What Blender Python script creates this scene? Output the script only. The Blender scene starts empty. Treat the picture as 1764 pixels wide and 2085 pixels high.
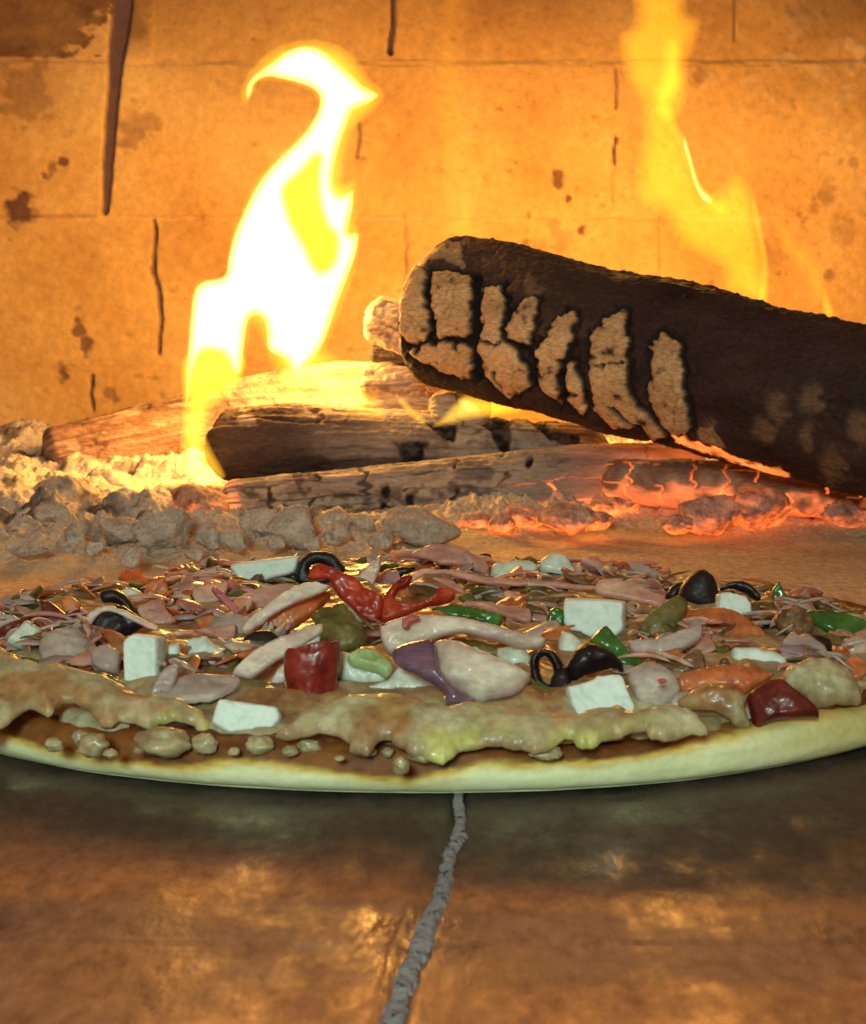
import bpy, math, random
import numpy as np
from mathutils import Vector
from mathutils.geometry import delaunay_2d_cdt

random.seed(7)
RNG = np.random.default_rng(7)
scene = bpy.context.scene
COL = scene.collection

# ------------------------------------------------------------------ camera
CAM = np.array([0.0, 0.0, 0.0934])
F = 3571.0                       # focal length for a 1764 pixel wide frame
PITCH = math.atan(345.5 / F)
cd = bpy.data.cameras.new('camera')
cam = bpy.data.objects.new('camera', cd); COL.objects.link(cam)
cam.location = CAM.tolist()
cam.rotation_euler = (math.pi / 2 - PITCH, 0, 0)
cd.sensor_fit = 'HORIZONTAL'; cd.sensor_width = 36.0
cd.lens = 36.0 * F / 1764.0
cd.clip_start = 0.01; cd.clip_end = 50
cd.dof.use_dof = True; cd.dof.focus_distance = 0.55; cd.dof.aperture_fstop = 75
scene.camera = cam

# ------------------------------------------------------------------ world, front light, exposure
w = bpy.data.worlds.new('World'); scene.world = w; w.use_nodes = True
bg = w.node_tree.nodes['Background']
bg.inputs[0].default_value = (1.0, 0.48, 0.22, 1); bg.inputs[1].default_value = 0.30
al = bpy.data.lights.new('front_light', 'AREA'); al.shape = 'DISK'; al.size = 0.10
al.energy = 4.7; al.color = (0.70, 1.0, 0.86)
alo = bpy.data.objects.new('front_light', al); COL.objects.link(alo)
alo.location = (-0.07, -0.36, 0.25)
alo.rotation_euler = (Vector((0.0, 0.45, 0.0)) - alo.location).to_track_quat('-Z', 'Y').to_euler()
scene.view_settings.view_transform = 'Standard'
scene.view_settings.look = 'None'
scene.view_settings.exposure = 0.0; scene.view_settings.gamma = 1.0
scene.view_settings.use_curve_mapping = False
scene.render.engine = 'CYCLES'
scene.cycles.volume_bounces = 0
scene.cycles.transparent_max_bounces = 24
scene.cycles.sample_clamp_indirect = 6.0

# ------------------------------------------------------------------ picture <-> world
_c, _s = math.cos(PITCH), math.sin(PITCH)
FWD = np.array([0, _c, -_s]); UP = np.array([0, _s, _c]); RT = np.array([1.0, 0, 0])
def rays(uv):
    uv = np.atleast_2d(np.asarray(uv, float))
    return FWD + ((uv[:, 0:1] - 882) / F) * RT - ((uv[:, 1:2] - 1042.5) / F) * UP
def at(u, v, Y):
    d = rays([(u, v)])[0]; return CAM + d * (Y / d[1])
def onz(u, v, z):
    d = rays([(u, v)])[0]; return CAM + d * ((z - CAM[2]) / d[2])
def on_plane(uv, p0, n):
    d = rays(uv); t = ((p0 - CAM) @ n) / (d @ n); return CAM + d * t[:, None]
def proj(P):
    q = P - CAM; k = q @ FWD
    return 882 + F * (q @ RT) / k, 1042.5 - F * (q @ UP) / k
REG = {0: (0, 0, 1), 1: (0, 1077.4, .3546), 2: (556, 1077.4, .3546), 3: (1138.5, 1077.4, .3546),
       4: (0, 729.8, .5122), 5: (695, 451.8, .606), 6: (0, 0, .5122), 7: (860.5, 0, .5122)}
def R(r, pts):
    a, b, s = REG[r]; return [(a + s * x, b + s * y) for x, y in pts]

# ------------------------------------------------------------------ numpy noise
def _h(ix, iy, iz, seed):
    n = (ix * 374761393 + iy * 668265263 + iz * 2147483647 + seed * 1274126177) & 0xffffffff
    n = ((n ^ (n >> 13)) * 1274126177) & 0xffffffff
    return ((n ^ (n >> 16)) & 0xffffff) / float(0xffffff)
def vnoise(P, seed=0):
    P = np.asarray(P, float); i = np.floor(P).astype(np.int64); f = P - i; f = f * f * (3 - 2 * f)
    r = 0
    for dx in (0, 1):
        for dy in (0, 1):
            for dz in (0, 1):
                wgt = (f[:, 0] if dx else 1 - f[:, 0]) * (f[:, 1] if dy else 1 - f[:, 1]) * (f[:, 2] if dz else 1 - f[:, 2])
                r = r + wgt * _h(i[:, 0] + dx, i[:, 1] + dy, i[:, 2] + dz, seed)
    return r * 2 - 1
def fbm(P, scale, octaves=4, seed=0, gain=.5, ridged=False):
    P = np.asarray(P, float) * np.asarray(scale); a = 1; r = 0; tot = 0
    for o in range(octaves):
        n = vnoise(P * (2.03 ** o) + 17.3 * o, seed + o)
        if ridged: n = 1 - 2 * np.abs(n)
        r = r + a * n; tot += a; a *= gain
    return r / tot
def inside(u, v, poly):
    poly = np.asarray(poly, float); c = np.zeros(len(u), bool); j = len(poly) - 1
    for i in range(len(poly)):
        xi, yi = poly[i]; xj, yj = poly[j]
        if yi != yj:
            m = ((yi > v) != (yj > v)) & (u < (xj - xi) * (v - yi) / (yj - yi) + xi)
            c ^= m
        j = i
    return c
def segdist(u, v, poly, closed=True):
    poly = np.asarray(poly, float); d = np.full(len(u), 1e9)
    n = len(poly); rng = range(n) if closed else range(n - 1)
    for i in rng:
        a = poly[i]; b = poly[(i + 1) % n]; ab = b - a; L = ab @ ab
        if L < 1e-12: continue
        t = np.clip(((u - a[0]) * ab[0] + (v - a[1]) * ab[1]) / L, 0, 1)
        d = np.minimum(d, np.hypot(u - a[0] - t * ab[0], v - a[1] - t * ab[1]))
    return d
def smooth(poly, n=4, corner=0.5, closed=True):
    p = np.asarray(poly, float); m = len(p); out = []
    for i in range(m if closed else m - 1):
        if closed: a, b, c, d = p[(i - 1) % m], p[i], p[(i + 1) % m], p[(i + 2) % m]
        else: a, b, c, d = p[max(i - 1, 0)], p[i], p[i + 1], p[min(i + 2, m - 1)]
        for k in range(n):
            t = k / n; m1 = (c - a) * corner; m2 = (d - b) * corner
            out.append((2*t**3-3*t**2+1)*b + (t**3-2*t**2+t)*m1 + (-2*t**3+3*t**2)*c + (t**3-t**2)*m2)
    if not closed: out.append(p[-1])
    return np.array(out)
def sstep(a, b, x):
    t = np.clip((x - a) / (b - a), 0, 1); return t * t * (3 - 2 * t)

# ------------------------------------------------------------------ object helpers
def link_mesh(name, V, Fc, mat, parent=None, origin=None, attrs=None, smooth_shade=True):
    V = np.asarray(V, float)
    if origin is None:
        origin = np.array([(V[:, 0].min() + V[:, 0].max()) / 2, (V[:, 1].min() + V[:, 1].max()) / 2, V[:, 2].min()])
    origin = np.asarray(origin, float)
    me = bpy.data.meshes.new(name)
    po = np.array(parent.location) if parent is not None else np.zeros(3)
    if parent is not None: 
        pp = parent
        while pp.parent is not None:
            pp = pp.parent; po = po + np.array(pp.location)
    me.from_pydata((V - origin).tolist(), [], [tuple(int(i) for i in f) for f in Fc])
    me.update()
    if smooth_shade: me.polygons.foreach_set('use_smooth', [True] * len(me.polygons))
    for k, a in (attrs or {}).items():
        at_ = me.attributes.new(k, 'FLOAT', 'POINT'); at_.data.foreach_set('value', np.asarray(a, np.float32))
    if mat is not None: me.materials.append(mat)
    o = bpy.data.objects.new(name, me); COL.objects.link(o)
    o.location = (origin - po).tolist()
    if parent is not None: o.parent = parent
    return o
def tag(o, label, cat, group=None, kind=None):
    if label: o['label'] = label
    if cat: o['category'] = cat
    if group: o['group'] = group
    if kind: o['kind'] = kind
    return o
def empty(name, loc, label, cat, group=None):
    o = bpy.data.objects.new(name, None); COL.objects.link(o); o.location = tuple(float(x) for x in loc)
    o.empty_display_size = .01
    return tag(o, label, cat, group)
def grid_faces(n, m, wrap=False, off=0):
    f = []
    for i in range(n - 1):
        for j in range(m if wrap else m - 1):
            k = (j + 1) % m
            f.append((off + i*m+j, off + (i+1)*m+j, off + (i+1)*m+k, off + i*m+k))
    return f

# ------------------------------------------------------------------ materials
def nd(nt, t, **kw):
    n = nt.nodes.new(t)
    for k, v in kw.items(): setattr(n, k, v)
    return n
def material(name, cols, scale=200, detail=6, rough=(.5, .7), bump=.2, bscale=None, sss=0, sssr=(.004, .003, .002),
             spec=.5, attrs=(), dist=.001, coat=0, stretch=(1, 1, 1), glow=None, nrough=.6, trans=0, speck=None, mott=None, matte=None):
    m = bpy.data.materials.new(name); m.use_nodes = True; nt = m.node_tree; L = nt.links
    b = nt.nodes['Principled BSDF']
    g = nd(nt, 'ShaderNodeNewGeometry')
    mp = nd(nt, 'ShaderNodeVectorMath', operation='MULTIPLY'); mp.inputs[1].default_value = stretch
    L.new(g.outputs['Position'], mp.inputs[0])
    n = nd(nt, 'ShaderNodeTexNoise'); n.inputs['Scale'].default_value = scale; n.inputs['Detail'].default_value = detail
    n.inputs['Roughness'].default_value = nrough; L.new(mp.outputs[0], n.inputs['Vector'])
    r = nd(nt, 'ShaderNodeValToRGB'); L.new(n.outputs['Fac'], r.inputs['Fac'])
    e = r.color_ramp.elements
    while len(e) < len(cols): e.new(0.5)
    for i, c in enumerate(cols):
        e[i].position = .3 + .4 * i / max(1, len(cols) - 1); e[i].color = (*c, 1)
    out = r.outputs['Color']
    if speck:
        sc, thr, col = speck
        n3 = nd(nt, 'ShaderNodeTexNoise'); n3.inputs['Scale'].default_value = sc; n3.inputs['Detail'].default_value = 3
        L.new(mp.outputs[0], n3.inputs['Vector'])
        mr = nd(nt, 'ShaderNodeMapRange'); mr.inputs[1].default_value = thr; mr.inputs[2].default_value = thr + .04
        L.new(n3.outputs['Fac'], mr.inputs[0])
        mx = nd(nt, 'ShaderNodeMix', data_type='RGBA'); L.new(mr.outputs[0], mx.inputs['Factor'])
        L.new(out, mx.inputs['A']); mx.inputs['B'].default_value = (*col, 1); out = mx.outputs['Result']
    for nm, col in attrs:                      # (attribute, colour or two colours mixed by fine noise)
        a = nd(nt, 'ShaderNodeAttribute', attribute_name=nm)
        mx = nd(nt, 'ShaderNodeMix', data_type='RGBA'); L.new(a.outputs['Fac'], mx.inputs['Factor']); L.new(out, mx.inputs['A'])
        if isinstance(col[0], (tuple, list)):
            m2 = nd(nt, 'ShaderNodeMix', data_type='RGBA'); m2.inputs['A'].default_value = (*col[0], 1); m2.inputs['B'].default_value = (*col[1], 1)
            q = nd(nt, 'ShaderNodeMapRange'); q.inputs[1].default_value = .38; q.inputs[2].default_value = .62
            L.new(n.outputs['Fac'], q.inputs[0]); L.new(q.outputs[0], m2.inputs['Factor']); L.new(m2.outputs['Result'], mx.inputs['B'])
        else: mx.inputs['B'].default_value = (*col, 1)
        out = mx.outputs['Result']
    if mott:
        n4 = nd(nt, 'ShaderNodeTexNoise'); n4.inputs['Scale'].default_value = mott[0]; n4.inputs['Detail'].default_value = 5; n4.inputs['Roughness'].default_value = .7
        L.new(mp.outputs[0], n4.inputs['Vector'])
        q4 = nd(nt, 'ShaderNodeMapRange'); q4.inputs[1].default_value = .3; q4.inputs[2].default_value = .7; q4.inputs[3].default_value = 1 - mott[1]; q4.inputs[4].default_value = 1 + mott[1] * .45
        L.new(n4.outputs['Fac'], q4.inputs[0])
        vm = nd(nt, 'ShaderNodeVectorMath', operation='SCALE'); L.new(out, vm.inputs[0]); L.new(q4.outputs[0], vm.inputs['Scale']); out = vm.outputs[0]
    L.new(out, b.inputs['Base Color'])
    rr = nd(nt, 'ShaderNodeMapRange'); rr.inputs[1].default_value = .35; rr.inputs[2].default_value = .65
    rr.inputs[3].default_value = rough[0]; rr.inputs[4].default_value = rough[1]
    L.new(n.outputs['Fac'], rr.inputs[0]); ro = rr.outputs[0]
    if matte:
        a = nd(nt, 'ShaderNodeAttribute', attribute_name=matte)
        mf = nd(nt, 'ShaderNodeMix', data_type='FLOAT'); L.new(a.outputs['Fac'], mf.inputs[0]); L.new(ro, mf.inputs[2]); mf.inputs[3].default_value = 1.0; ro = mf.outputs[0]
        m5 = nd(nt, 'ShaderNodeMix', data_type='FLOAT'); L.new(a.outputs['Fac'], m5.inputs[0]); m5.inputs[2].default_value = spec; m5.inputs[3].default_value = .05
        L.new(m5.outputs[0], b.inputs['Specular IOR Level'])
    L.new(ro, b.inputs['Roughness'])
    b.inputs['Specular IOR Level'].default_value = spec
    b.inputs['Coat Weight'].default_value = coat; b.inputs['Coat Roughness'].default_value = .12
    if sss:
        b.inputs['Subsurface Weight'].default_value = sss; b.inputs['Subsurface Radius'].default_value = sssr
        b.inputs['Subsurface Scale'].default_value = 1.0
    if trans: b.inputs['Transmission Weight'].default_value = trans
    if bump:
        n2 = nd(nt, 'ShaderNodeTexNoise'); n2.inputs['Scale'].default_value = bscale or scale * 2.5; n2.inputs['Detail'].default_value = 6
        L.new(mp.outputs[0], n2.inputs['Vector'])
        bp = nd(nt, 'ShaderNodeBump'); bp.inputs['Strength'].default_value = bump; bp.inputs['Distance'].default_value = dist
        L.new(n2.outputs['Fac'], bp.inputs['Height']); L.new(bp.outputs[0], b.inputs['Normal'])
    if glow:                                   # glow = (attribute, colour, strength): heat coming out of the coal
        a = nd(nt, 'ShaderNodeAttribute', attribute_name=glow[0])
        mm = nd(nt, 'ShaderNodeMath', operation='MULTIPLY'); mm.inputs[1].default_value = glow[2]
        q = nd(nt, 'ShaderNodeMapRange'); q.inputs[1].default_value = .35; q.inputs[2].default_value = .7; q.inputs[3].default_value = .25; q.inputs[4].default_value = 1.4
        L.new(n.outputs['Fac'], q.inputs[0])
        m3 = nd(nt, 'ShaderNodeMath', operation='MULTIPLY'); L.new(a.outputs['Fac'], m3.inputs[0]); L.new(q.outputs[0], m3.inputs[1])
        L.new(m3.outputs[0], mm.inputs[0]); L.new(mm.outputs[0], b.inputs['Emission Strength'])
        b.inputs['Emission Color'].default_value = (*glow[1], 1)
    return m

M = {}
M['wall'] = material('fired_brick', [(.46, .225, .066), (.62, .35, .115), (.70, .45, .18)], mott=(140, .22), scale=9, detail=9, rough=(.85, .95), bump=.35, bscale=260,
                     attrs=[('pale', ((.72, .48, .24), (.60, .36, .16))), ('stain', ((.10, .045, .035), (.24, .11, .07))), ('soot_falloff', ((.055, .022, .022), (.10, .04, .03))), ('joint', (.13, .075, .08))], spec=.2, dist=.002)
M['floor'] = material('hearth_stone', [(.085, .050, .042), (.27, .125, .080), (.48, .22, .125)], scale=42, detail=10, rough=(.18, .75), bump=.6, bscale=260,
                      spec=.8, dist=.0006, stretch=(1, .5, 1), attrs=[('rust', ((.72, .27, .09), (.34, .13, .065))), ('line', (.46, .38, .30)), ('char_or_shade', ((.020, .030, .032), (.042, .054, .054))), ('dust', ((.84, .60, .41), (.72, .48, .31)))], nrough=.72, mott=(300, .45), matte='dust')
M['floor'].node_tree.nodes['Principled BSDF'].inputs['Specular Tint'].default_value = (1, .36, .15, 1)
M['grout'] = material('mortar', [(.20, .21, .24), (.36, .37, .41)], scale=300, rough=(.8, .95), bump=.8, bscale=900, speck=(700, .60, (.02, .02, .02)), dist=.0006)
M['char_or_shade'] = material('charred_wood', [(.016, .007, .007), (.042, .018, .016), (.085, .040, .032)], scale=60, detail=9, rough=(.6, .9), bump=.8, bscale=500, spec=.3,
                     stretch=(.35, .6, 1), mott=(900, .5), attrs=[('brown', ((.13, .065, .04), (.05, .028, .022))), ('ash', ((.96, .56, .27), (.72, .40, .18))), ('crack', (.008, .006, .007))],
                     glow=('glow', (1.0, .20, .035), 2.6), dist=.0015)
M['grey'] = material('ashen_wood', [(.14, .095, .085), (.30, .22, .19), (.46, .36, .30)], mott=(900, .4), scale=90, detail=9, rough=(.8, .95), bump=.9, bscale=600, spec=.2,
                     stretch=(.22, .6, 1), attrs=[('brown', ((.06, .035, .03), (.11, .06, .05))), ('ash', ((.60, .47, .36), (.42, .31, .25))), ('crack', (.02, .013, .014))],
                     glow=('glow', (1.0, .17, .035), 2.6), dist=.0015)
M['redwood'] = material('scorched_wood', [(.12, .06, .045), (.30, .15, .10), (.42, .25, .17)], mott=(900, .4), scale=70, detail=9, rough=(.8, .95), bump=1, bscale=500, spec=.2,
                     stretch=(.25, .6, 1), attrs=[('brown', ((.09, .045, .03), (.2, .10, .06))), ('ash', ((.66, .52, .38), (.5, .37, .26))), ('crack', (.03, .015, .012))],
                     glow=('glow', (1.0, .17, .035), 2.6), dist=.0015)
M['ash'] = material('wood_ash', [(.34, .26, .23), (.56, .46, .39), (.72, .61, .50)], scale=110, detail=10, rough=(.9, 1), bump=1, bscale=380, spec=.1,
                     attrs=[('dark', ((.07, .055, .055), (.17, .13, .12))), ('sand', ((.76, .56, .37), (.66, .46, .29)))], mott=(700, .35), glow=('glow', (1.0, .19, .04), 2.6), dist=.0015, nrough=.7)
M['ember'] = material('glowing_coal', [(.18, .09, .07), (.40, .27, .23), (.55, .42, .36)], mott=(600, .4), scale=160, detail=8, rough=(.9, 1), bump=1, bscale=500, spec=.1,
                     glow=('glow', (1.0, .16, .022), 2.6), dist=.0015)
M['dough'] = material('raw_dough', [(.72, .72, .42), (.80, .80, .50), (.84, .84, .56)], mott=(500, 0.12), scale=60, rough=(.55, .75), bump=.25, bscale=900, sss=.25, dist=.0003, spec=.35,
                     attrs=[('oil', ((.72, .40, .045), (.68, .52, .12))), ('sauce', ((.085, .022, .008), (.26, .085, .014))), ('toast', (.55, .46, .13))])
M['sauce'] = material('tomato_sauce', [(.06, .014, .006), (.14, .036, .009), (.27, .085, .014)], mott=(400, 0.70), scale=140, rough=(.34, .6), bump=.7, bscale=700, sss=.1, coat=.12, dist=.0008)
M['cheese'] = material('melted_cheese', [(.27, .20, .10), (.42, .35, .20), (.58, .52, .34)], mott=(330, 0.35), scale=75, rough=(.34, .62), bump=.6, bscale=300, sss=.45, sssr=(.005, .0035, .002), coat=.15, dist=.0008,
                     attrs=[('brown', ((.26, .10, .035), (.46, .26, .11))), ('green', ((.48, .46, .12), (.60, .56, .20)))])
M['feta'] = material('white_cheese', [(.54, .62, .58), (.66, .73, .68), (.74, .79, .74)], mott=(500, 0.10), scale=130, rough=(.45, .65), bump=.35, bscale=420, sss=.35, sssr=(.003, .003, .0025), dist=.0007)
M['feta_soft'] = material('softened_white_cheese', [(.48, .50, .42), (.62, .66, .56), (.72, .76, .66)], mott=(500, 0.25), scale=130, rough=(.34, .6), bump=.4, bscale=420, sss=.5, sssr=(.004, .004, .003), dist=.0007, coat=.2)
M['olive'] = material('black_olive', [(.004, .003, .006), (.009, .006, .009), (.022, .012, .013)], mott=(300, 0.40), scale=120, rough=(.38, .6), bump=.5, bscale=500, dist=.0006, coat=0)
M['olive_in'] = material('olive_flesh', [(.03, .018, .012), (.07, .035, .022)], scale=300, rough=(.4, .6), bump=.5, bscale=800, dist=.0004)
M['onion'] = material('onion_flesh', [(.46, .33, .28), (.62, .50, .41), (.76, .67, .55)], mott=(260, 0.34), spec=.32, scale=55, rough=(.34, .6), bump=.25, bscale=260, sss=.6, sssr=(.006, .004, .003), coat=.12, dist=.0006, stretch=(.6, 1, 1.5),
                      attrs=[('purple', ((.30, .07, .20), (.46, .20, .34)))])
M['onion_pink'] = material('cooked_onion', [(.34, .13, .10), (.52, .27, .20), (.68, .46, .33)], mott=(260, 0.35), spec=.32, scale=70, rough=(.34, .6), bump=.25, bscale=300, sss=.55, sssr=(.006, .003, .002), coat=.12, dist=.0006, stretch=(.6, 1, 1.5),
                      attrs=[('purple', ((.34, .07, .10), (.52, .20, .20)))])
M['onion_grey'] = material('translucent_onion', [(.30, .21, .20), (.44, .34, .30), (.58, .50, .42)], mott=(260, 0.30), spec=.32, scale=70, rough=(.34, .6), bump=.25, bscale=300, sss=.5, coat=.12, dist=.0006, stretch=(.6, 1, 1.5),
                      attrs=[('purple', ((.25, .09, .17), (.36, .18, .24)))])
M['purple'] = material('onion_skin', [(.10, .045, .085), (.19, .10, .15), (.36, .24, .28)], mott=(300, 0.40), scale=110, rough=(.15, .35), bump=.5, bscale=420, sss=.3, coat=.12, dist=.0006, stretch=(.4, 1, 1.6))
M['green'] = material('green_pepper', [(.025, .075, .012), (.045, .13, .02), (.09, .20, .035)], mott=(300, 0.40), scale=90, rough=(.2, .35), bump=.2, bscale=300, sss=.15, coat=.12, dist=.0005)
M['pale_green'] = material('pepper_flesh', [(.26, .36, .12), (.40, .50, .24), (.30, .52, .14)], mott=(300, 0.35), spec=.32, scale=120, rough=(.28, .5), bump=.35, bscale=400, sss=.4, coat=.12, dist=.0006)
M['moss'] = material('cooked_pepper', [(.085, .075, .02), (.15, .12, .035), (.24, .19, .07)], mott=(300, 0.50), spec=.32, scale=110, rough=(.28, .5), bump=.5, bscale=400, sss=.3, coat=.15, dist=.0006)
M['red'] = material('tomato_skin', [(.22, .012, .010), (.40, .028, .014), (.60, .08, .025)], mott=(300, 0.50), spec=.32, scale=110, rough=(.28, .5), bump=.5, bscale=420, sss=.3, sssr=(.005, .001, .001), coat=.12, dist=.0006)
M['cupred'] = material('red_pepper_skin', [(.12, .008, .008), (.22, .014, .010), (.34, .035, .018)], mott=(300, .4), scale=140, rough=(.28, .5), bump=.5, bscale=420, sss=.2, coat=.12, dist=.0006)
M['darkred'] = material('dark_tomato_skin', [(.07, .010, .010), (.13, .016, .012), (.20, .03, .016)], mott=(300, 0.50), spec=.32, scale=110, rough=(.28, .5), bump=.3, bscale=420, sss=.2, coat=.12, dist=.0006)
M['orange'] = material('tomato_flesh', [(.40, .08, .03), (.54, .15, .05), (.64, .27, .10)], mott=(300, 0.40), spec=.32, scale=110, rough=(.28, .5), bump=.4, bscale=420, sss=.5, sssr=(.006, .002, .001), coat=.12, dist=.0006)
M['mushroom'] = material('roasted_mushroom', [(.09, .04, .02), (.19, .09, .04), (.34, .18, .08)], mott=(300, 0.60), spec=.32, scale=130, rough=(.3, .6), bump=.7, bscale=500, coat=.2, dist=.001)

def flame_material(name, col, strength, streak=0):
    m = bpy.data.materials.new(name); m.use_nodes = True; nt = m.node_tree
    nt.nodes.remove(nt.nodes['Principled BSDF'])
    e = nd(nt, 'ShaderNodeEmission'); e.inputs[0].default_value = (*col, 1); e.inputs[1].default_value = strength
    nt.links.new(e.outputs[0], nt.nodes['Material Output'].inputs['Volume'])
    return m
M['fl_core'] = flame_material('flame_core', (1, .56, .15), 480)
M['fl_halo'] = flame_material('flame_glow', (1, .42, .012), 60)
M['fl_veil'] = flame_material('flame_veil', (1, .50, .02), 105)
M['fl_body'] = flame_material('flame_body', (1, .42, .006), 35)
M['fl_streak'] = flame_material('flame_streak', (1, .50, .015), 60)
M['fl_faint'] = flame_material('flame_faint', (1, .42, .01), 12)

# ------------------------------------------------------------------ traced slab: an outline on a leaning plane with real thickness
def slab_mesh(poly, Yb=None, z=.013, tilt=25, thick=.004, edge=None, bulge=0, step=5.0, holes=(), back=0.0, corner=.5, n=3,
              rough=0.0, seed=0, yaw=0, rscale=500, both=True, round_profile=None, jag=0.0, relief=0.0):
    poly = smooth(poly, n, corner)
    hs = [smooth(h, n, corner) for h in holes]
    if jag:
        k = len(poly); ph = np.column_stack([poly[:, 0], poly[:, 1], np.full(k, seed * 3.1)])
        poly = poly + jag * np.column_stack([vnoise(ph * .11, 5), vnoise(ph * .11, 6)])
    low = poly[poly[:, 1].argmax()]
    p0 = onz(low[0], low[1], z) if Yb is None else at(low[0], low[1], Yb)
    t = math.radians(tilt); yw = math.radians(yaw)
    nrm = np.array([math.sin(yw) * math.cos(t), -math.cos(yw) * math.cos(t), math.sin(t)])
    dpm = F / p0[1]                                   # pixels per metre here
    pts = [tuple(p) for p in poly]; edges = [(i, (i + 1) % len(poly)) for i in range(len(poly))]; off = len(poly)
    for h in hs:
        pts += [tuple(p) for p in h]; edges += [(off + i, off + (i + 1) % len(h)) for i in range(len(h))]; off += len(h)
    nb = len(pts)
    x0, y0 = poly.min(0); x1, y1 = poly.max(0)
    gx, gy = np.meshgrid(np.arange(x0, x1, step), np.arange(y0, y1, step * .87))
    gx = gx + (np.arange(gx.shape[0]) % 2)[:, None] * step * .5
    gx, gy = gx.ravel(), gy.ravel()
    gx = gx + RNG.uniform(-.12, .12, len(gx)) * step; gy = gy + RNG.uniform(-.12, .12, len(gy)) * step
    ok = inside(gx, gy, poly)
    dd = segdist(gx, gy, poly)
    for h in hs:
        ok &= ~inside(gx, gy, h); dd = np.minimum(dd, segdist(gx, gy, h))
    ok &= dd > step * .35
    allp = np.array(pts + list(zip(gx[ok], gy[ok])))
    V2, _, T, orig, _, _ = delaunay_2d_cdt([Vector(p) for p in allp], edges, [], 0, 1e-4)
    V2 = np.array([tuple(v) for v in V2]); T = np.array([f for f in T if len(f) == 3])
    isb = np.array([any(o < nb for o in oo) for oo in orig])
    cen = V2[T].mean(1); keep = inside(cen[:, 0], cen[:, 1], poly)
    for h in hs: keep &= ~inside(cen[:, 0], cen[:, 1], h)
    T = T[keep]
    used = np.unique(T); rm = -np.ones(len(V2), int); rm[used] = np.arange(len(used)); V2 = V2[used]; isb = isb[used]; T = rm[T]
    s = segdist(V2[:, 0], V2[:, 1], poly)
    for h in hs: s = np.minimum(s, segdist(V2[:, 0], V2[:, 1], h))
    s = s / dpm; s[isb] = 0
    e = edge if edge is not None else thick * .5
    q = np.clip(s / e, 0, 1)
    prof = np.sqrt(np.clip(1 - (1 - q) ** 2, 0, 1)) if round_profile is None else q ** round_profile
    P = on_plane(V2, p0, nrm)
    w2 = (x1 - x0) / 2; h2 = (y1 - y0) / 2
    bx = (V2[:, 0] - (x0 + x1) / 2) / max(w2, 1e-6); by = (V2[:, 1] - (y0 + y1) / 2) / max(h2, 1e-6)
    B = bulge * (1 - bx * bx * .8 - by * by * .6)
    if rough: B = B + rough * fbm(P + seed, rscale, 3, seed)
    if relief: B = B + relief * fbm(P + seed, 260, 2, seed + 5) + relief * .4 * fbm(P + seed, 900, 2, seed + 6)
    C = P + nrm * (B - back * thick)[:, None] if np.ndim(B) else P - nrm * back * thick
    Fr = C + nrm * (thick * .5 * prof)[:, None]
    Bk = C - nrm * (thick * .5 * prof)[:, None]
    # boundary vertices are shared; interior ones doubled
    nV = len(P); idx = -np.ones(nV, int); inter = np.where(~isb)[0]; idx[inter] = nV + np.arange(len(inter))
    bidx = np.where(isb, np.arange(nV), idx)
    V = np.vstack([Fr, Bk[inter]]); 
    T = T[~isb[T].all(1)]
    faces = []
    a = P[T[:, 1]] - P[T[:, 0]]; b = P[T[:, 2]] - P[T[:, 0]]
    flip = (np.cross(a, b) @ nrm) < 0
    for tri, fl in zip(T, flip):
        f = (tri[0], tri[2], tri[1]) if fl else tuple(tri)
        faces.append(f)
        g = (bidx[f[0]], bidx[f[2]], bidx[f[1]])
        if not (isb[f[0]] and isb[f[1]] and isb[f[2]]): faces.append(g)
    sd = np.concatenate([s, s[inter]]); fr = np.concatenate([np.ones(nV), np.zeros(len(inter))])
    return V, faces, sd, fr
def slab(name, mat, poly, label=None, cat=None, group=None, parent=None, attrs=None, **kw):
    V, faces, sd, fr = slab_mesh(poly, **kw)
    A = attrs(V, sd) if attrs else None
    o = link_mesh(name, V, faces, M[mat], parent, attrs=A)
    if label: tag(o, label, cat, group)
    return o

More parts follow.
